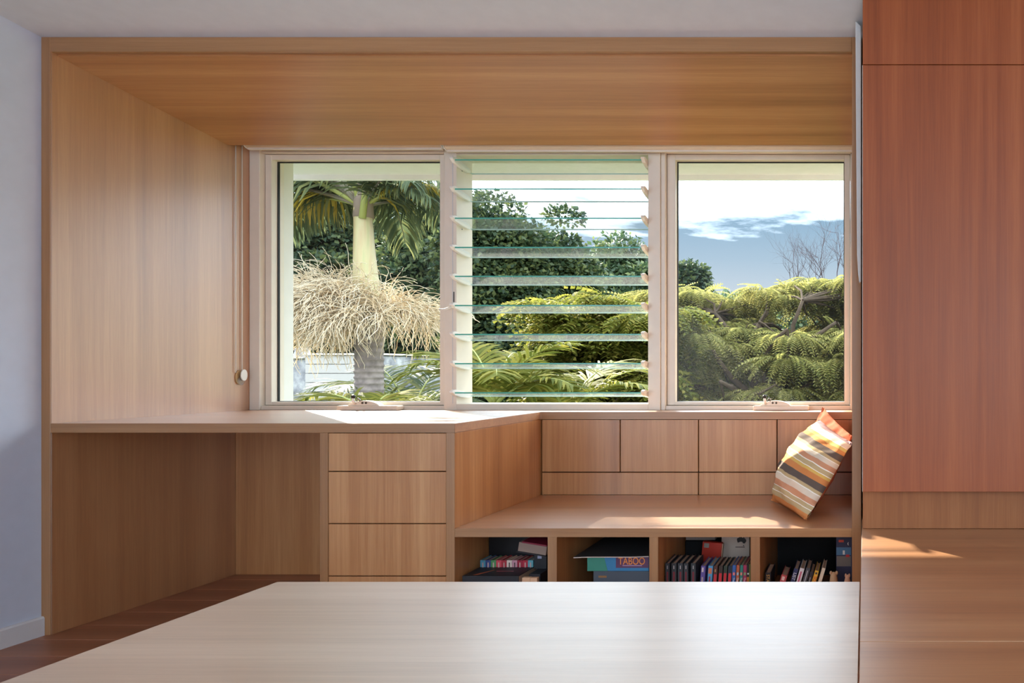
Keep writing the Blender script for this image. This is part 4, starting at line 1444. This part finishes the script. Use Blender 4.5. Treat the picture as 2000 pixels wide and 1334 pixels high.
# creamy flower mop: branching stalks with hanging strands
CREAMF = leaf_mat('cream_flower_strand', [(0.2, lin(243, 222, 188)), (0.5, lin(250, 236, 208)), (0.85, lin(253, 244, 224))], 0.5, 0.6, 0.3, fade=0.92)
nodez = PZ(596, YPM)
mop = thing('flower_stalks', (0, 0, 0)) if False else None
stm = MB()
Vs, Fs = [], []


def strand(p, d, L, r, droop, wig, seg=11):
    global Vs, Fs
    pts = [p.copy()]
    for i in range(seg):
        d = (d + Vector((rng.normal(0, wig), rng.normal(0, wig), -droop * (0.6 + 1.3 * i / seg)))).normalized()
        p = p + d * (L / seg)
        pts.append(p.copy())
    o_ = len(Vs)
    up = Vector((0, 0, 1)) if abs(d.z) < .9 else Vector((1, 0, 0))
    for i, q in enumerate(pts):
        rr = r * (1 - 0.45 * i / seg)
        tg = (pts[min(i + 1, seg)] - pts[max(i - 1, 0)]).normalized()
        a = tg.orthogonal().normalized()
        b_ = tg.cross(a)
        for k_ in range(3):
            an = 2.094 * k_
            Vs.append(tuple(q + (a * math.cos(an) + b_ * math.sin(an)) * rr))
    for i in range(seg):
        for k_ in range(3):
            Fs.append((o_ + i * 3 + k_, o_ + i * 3 + (k_ + 1) % 3, o_ + (i + 1) * 3 + (k_ + 1) % 3, o_ + (i + 1) * 3 + k_))
    return pts


node = Vector((PX(718, YPM), YPM, nodez))
stalks = []
for a, e, L in ((186, 28, .56), (200, 10, .60), (172, 42, .48), (215, 30, .52), (236, 8, .54), (252, 36, .42), (270, 0, .40), (292, 18, .44), (318, 14, .52), (338, 24, .50), (352, 12, .62), (8, 30, .50), (205, 55, .40), (150, 25, .45), (30, 20, .45), (180, 2, .58), (228, 48, .42), (262, -14, .36)):
    ar, er = math.radians(a), math.radians(e - 12)
    d = Vector((math.cos(ar) * math.cos(er), math.sin(ar) * math.cos(er), math.sin(er)))
    p = node + Vector((math.cos(ar) * .11, math.sin(ar) * .11, 0))
    pts = [p.copy()]
    for i in range(8):
        d = (d + Vector((0, 0, -0.09))).normalized()
        p = p + d * (L / 8)
        pts.append(p.copy())
    stm.tube(pts, list(np.linspace(0.016, 0.005, 9)), 6)
    left = math.cos(ar) < 0.25
    nn = 150 if left else 90
    for k_ in range(nn):
        s_ = (0.12 + 0.88 * rng.uniform()) * 8
        i0 = min(int(s_), 7)
        q = pts[i0].lerp(pts[i0 + 1], s_ - i0)
        tg = (pts[i0 + 1] - pts[i0]).normalized()
        dd = (tg * .6 + Vector(rng.normal(0, .6, 3)) + Vector((0, 0, .35))).normalized()
        strand(q, dd, rng.uniform(.28, .52), 0.0042, 0.13, 0.25)
for k_ in range(260):
    a = rng.uniform(math.radians(150), math.radians(300))
    q = node + Vector((math.cos(a) * .11, math.sin(a) * .11, rng.uniform(-.02, .03)))
    dd = (Vector((math.cos(a) * .8, math.sin(a) * .8, 1.1)) + Vector(rng.normal(0, .4, 3))).normalized()
    strand(q, dd, rng.uniform(.3, .62), 0.0042, 0.14, 0.25)
stm.build('flower_stalk', CREAMF, palm, 0, True)
fo_ = arr_mesh('flower_strands', np.array(Vs), np.array(Fs), CREAMF, palm, True)
fo_['kind'] = 'stuff'
MB().tube([node + Vector((-.08, -.07, .02)), node + Vector((-.05, -.13, -.02)), node + Vector((.02, -.13, -.03))], [.02, .03, .012], 8).build('bract', plain('brown_bract', (150, 112, 62), 0.6), palm, 0, True)


def small_palm(label, u, v, Y, fr, ll, mat, L=1.3, seed=0):
    c_ = Vector((PX(u, Y), Y, PZ(v, Y)))
    t = thing('young_palm', (c_.x, c_.y, GZ), label, 'palm tree', 'young palms below the windows')
    MB().tube([(c_.x, Y, GZ), (c_.x, Y, (GZ + c_.z) / 2), c_], [0.07, 0.06, 0.05], 10).build('trunk', trunk_mat(), t, 0, True)
    for a, e, Lf, cv in fr:
        add_frond(t, mat, c_, math.radians(a), math.radians(e), Lf * L, cv, 34, ll, 0.012, 0.22, 0.013)
    return t


small_palm('young palm with bright fronds low in the left half of the louvres', 965, 792, 5.4,
           [(175, 62, .9, 1.4), (150, 72, .85, 1.2), (200, 52, .8, 1.5), (20, 48, .9, 1.3), (0, 66, .9, 1.3), (340, 38, .9, 1.2), (100, 66, .8, 1.3), (300, 56, .8, 1.6), (240, 60, .8, 1.5), (60, 40, .9, 1.3)], .34, L_PALMG, 0.95)
small_palm('young palm with arching fronds low in the right half of the louvres', 1105, 808, 5.8,
           [(15, 50, 1.0, 1.3), (345, 40, 1.0, 1.3), (165, 58, .9, 1.5), (190, 40, .9, 1.4), (60, 60, .9, 1.3), (270, 50, .8, 1.6), (120, 50, .9, 1.4)], .34, L_PALMG, 1.0)
small_palm('young palm with grey-green fronds right of the ringed trunk', 800, 830, 7.2,
           [(150, 66, 1.0, 1.4), (30, 60, 1.0, 1.6), (340, 50, .9, 1.6), (200, 60, .9, 1.6), (260, 62, .9, 1.7), (90, 70, .9, 1.4), (0, 30, .9, 1.2)], .42, L_PALM, 1.15)
small_palm('young palm sending a green frond across the pale building', 725, 812, 5.9,
           [(178, 42, .95, 1.7), (196, 28, .8, 1.5), (20, 40, .7, 1.6), (270, 50, .5, 1.6), (100, 50, .6, 1.5)], .32, L_PALMG, 0.85)

# ---- neighbour's pale building
YN = 11.0
nb = thing('neighbour_house', (PX(640, YN), YN, GZ), 'pale neighbouring building with parapet and chimney behind the palm', 'building')


def stain_mat():
    m, t, b = new_mat('stained_render')
    tcn = t.nodes.new('ShaderNodeTexCoord')
    n_ = t.nodes.new('ShaderNodeTexNoise')
    n_.inputs['Scale'].default_value = 3.0
    n_.inputs['Detail'].default_value = 7
    n_.inputs['Roughness'].default_value = 0.65
    t.links.new(tcn.outputs['Object'], n_.inputs['Vector'])
    c_ = ramp(t, n_.outputs[0], [(0.35, lin(88, 88, 94)), (0.5, lin(140, 139, 142)), (0.65, lin(186, 184, 182))])
    t.links.new(c_, b.inputs['Base Color'])
    b.inputs['Roughness'].default_value = 0.9
    return m


SIDING = plain('pale_siding', (176, 170, 164), 0.7)
STAIN = stain_mat()
box('stained_wall', STAIN, PX(505, YN), PX(642, YN), YN, YN + 2.5, GZ, PZ(701, YN), nb, 0.01)
box('coping', plain('coping_render', (206, 202, 198), 0.8), PX(505, YN), PX(596, YN), YN - 0.05, YN + 0.3, PZ(701, YN) + 0.002, PZ(697, YN), nb, 0.01)
z0_ = PZ(694, YN)
zz_ = z0_
bmesh_board = None
for i in range(22):
    o_ = box('siding_board', SIDING, PX(600, YN - .02), PX(748, YN - .02), YN - 0.06 + 0.0, YN - 0.012, zz_ - 0.142, zz_ - 0.004, nb, 0.004)
    zz_ -= 0.146
    if zz_ < -1.6:
        break
box('siding_back', STAIN, PX(600, YN), PX(748, YN), YN - 0.011, YN + 2.0, GZ, z0_ - 0.01, nb, 0)
box('roof_capping', plain('pale_capping', (226, 214, 200), 0.6), PX(598, YN), PX(752, YN), YN - 0.09, YN + 2.1, z0_ + 0.001, z0_ + 0.03, nb, 0.005)
cxn, cyn = PX(566, YN), YN + 0.25
zc_n = PZ(697, YN)
MB().lathe([(0.14, zc_n + .001), (0.135, zc_n + .03), (0.11, zc_n + .06), (0.105, zc_n + 0.10), (0.12, zc_n + .13), (0.12, zc_n + .15), (0.085, zc_n + .152), (0.08, zc_n + .05)], cxn, cyn, 18).build('chimney_pot', STAIN, nb, 0, True)
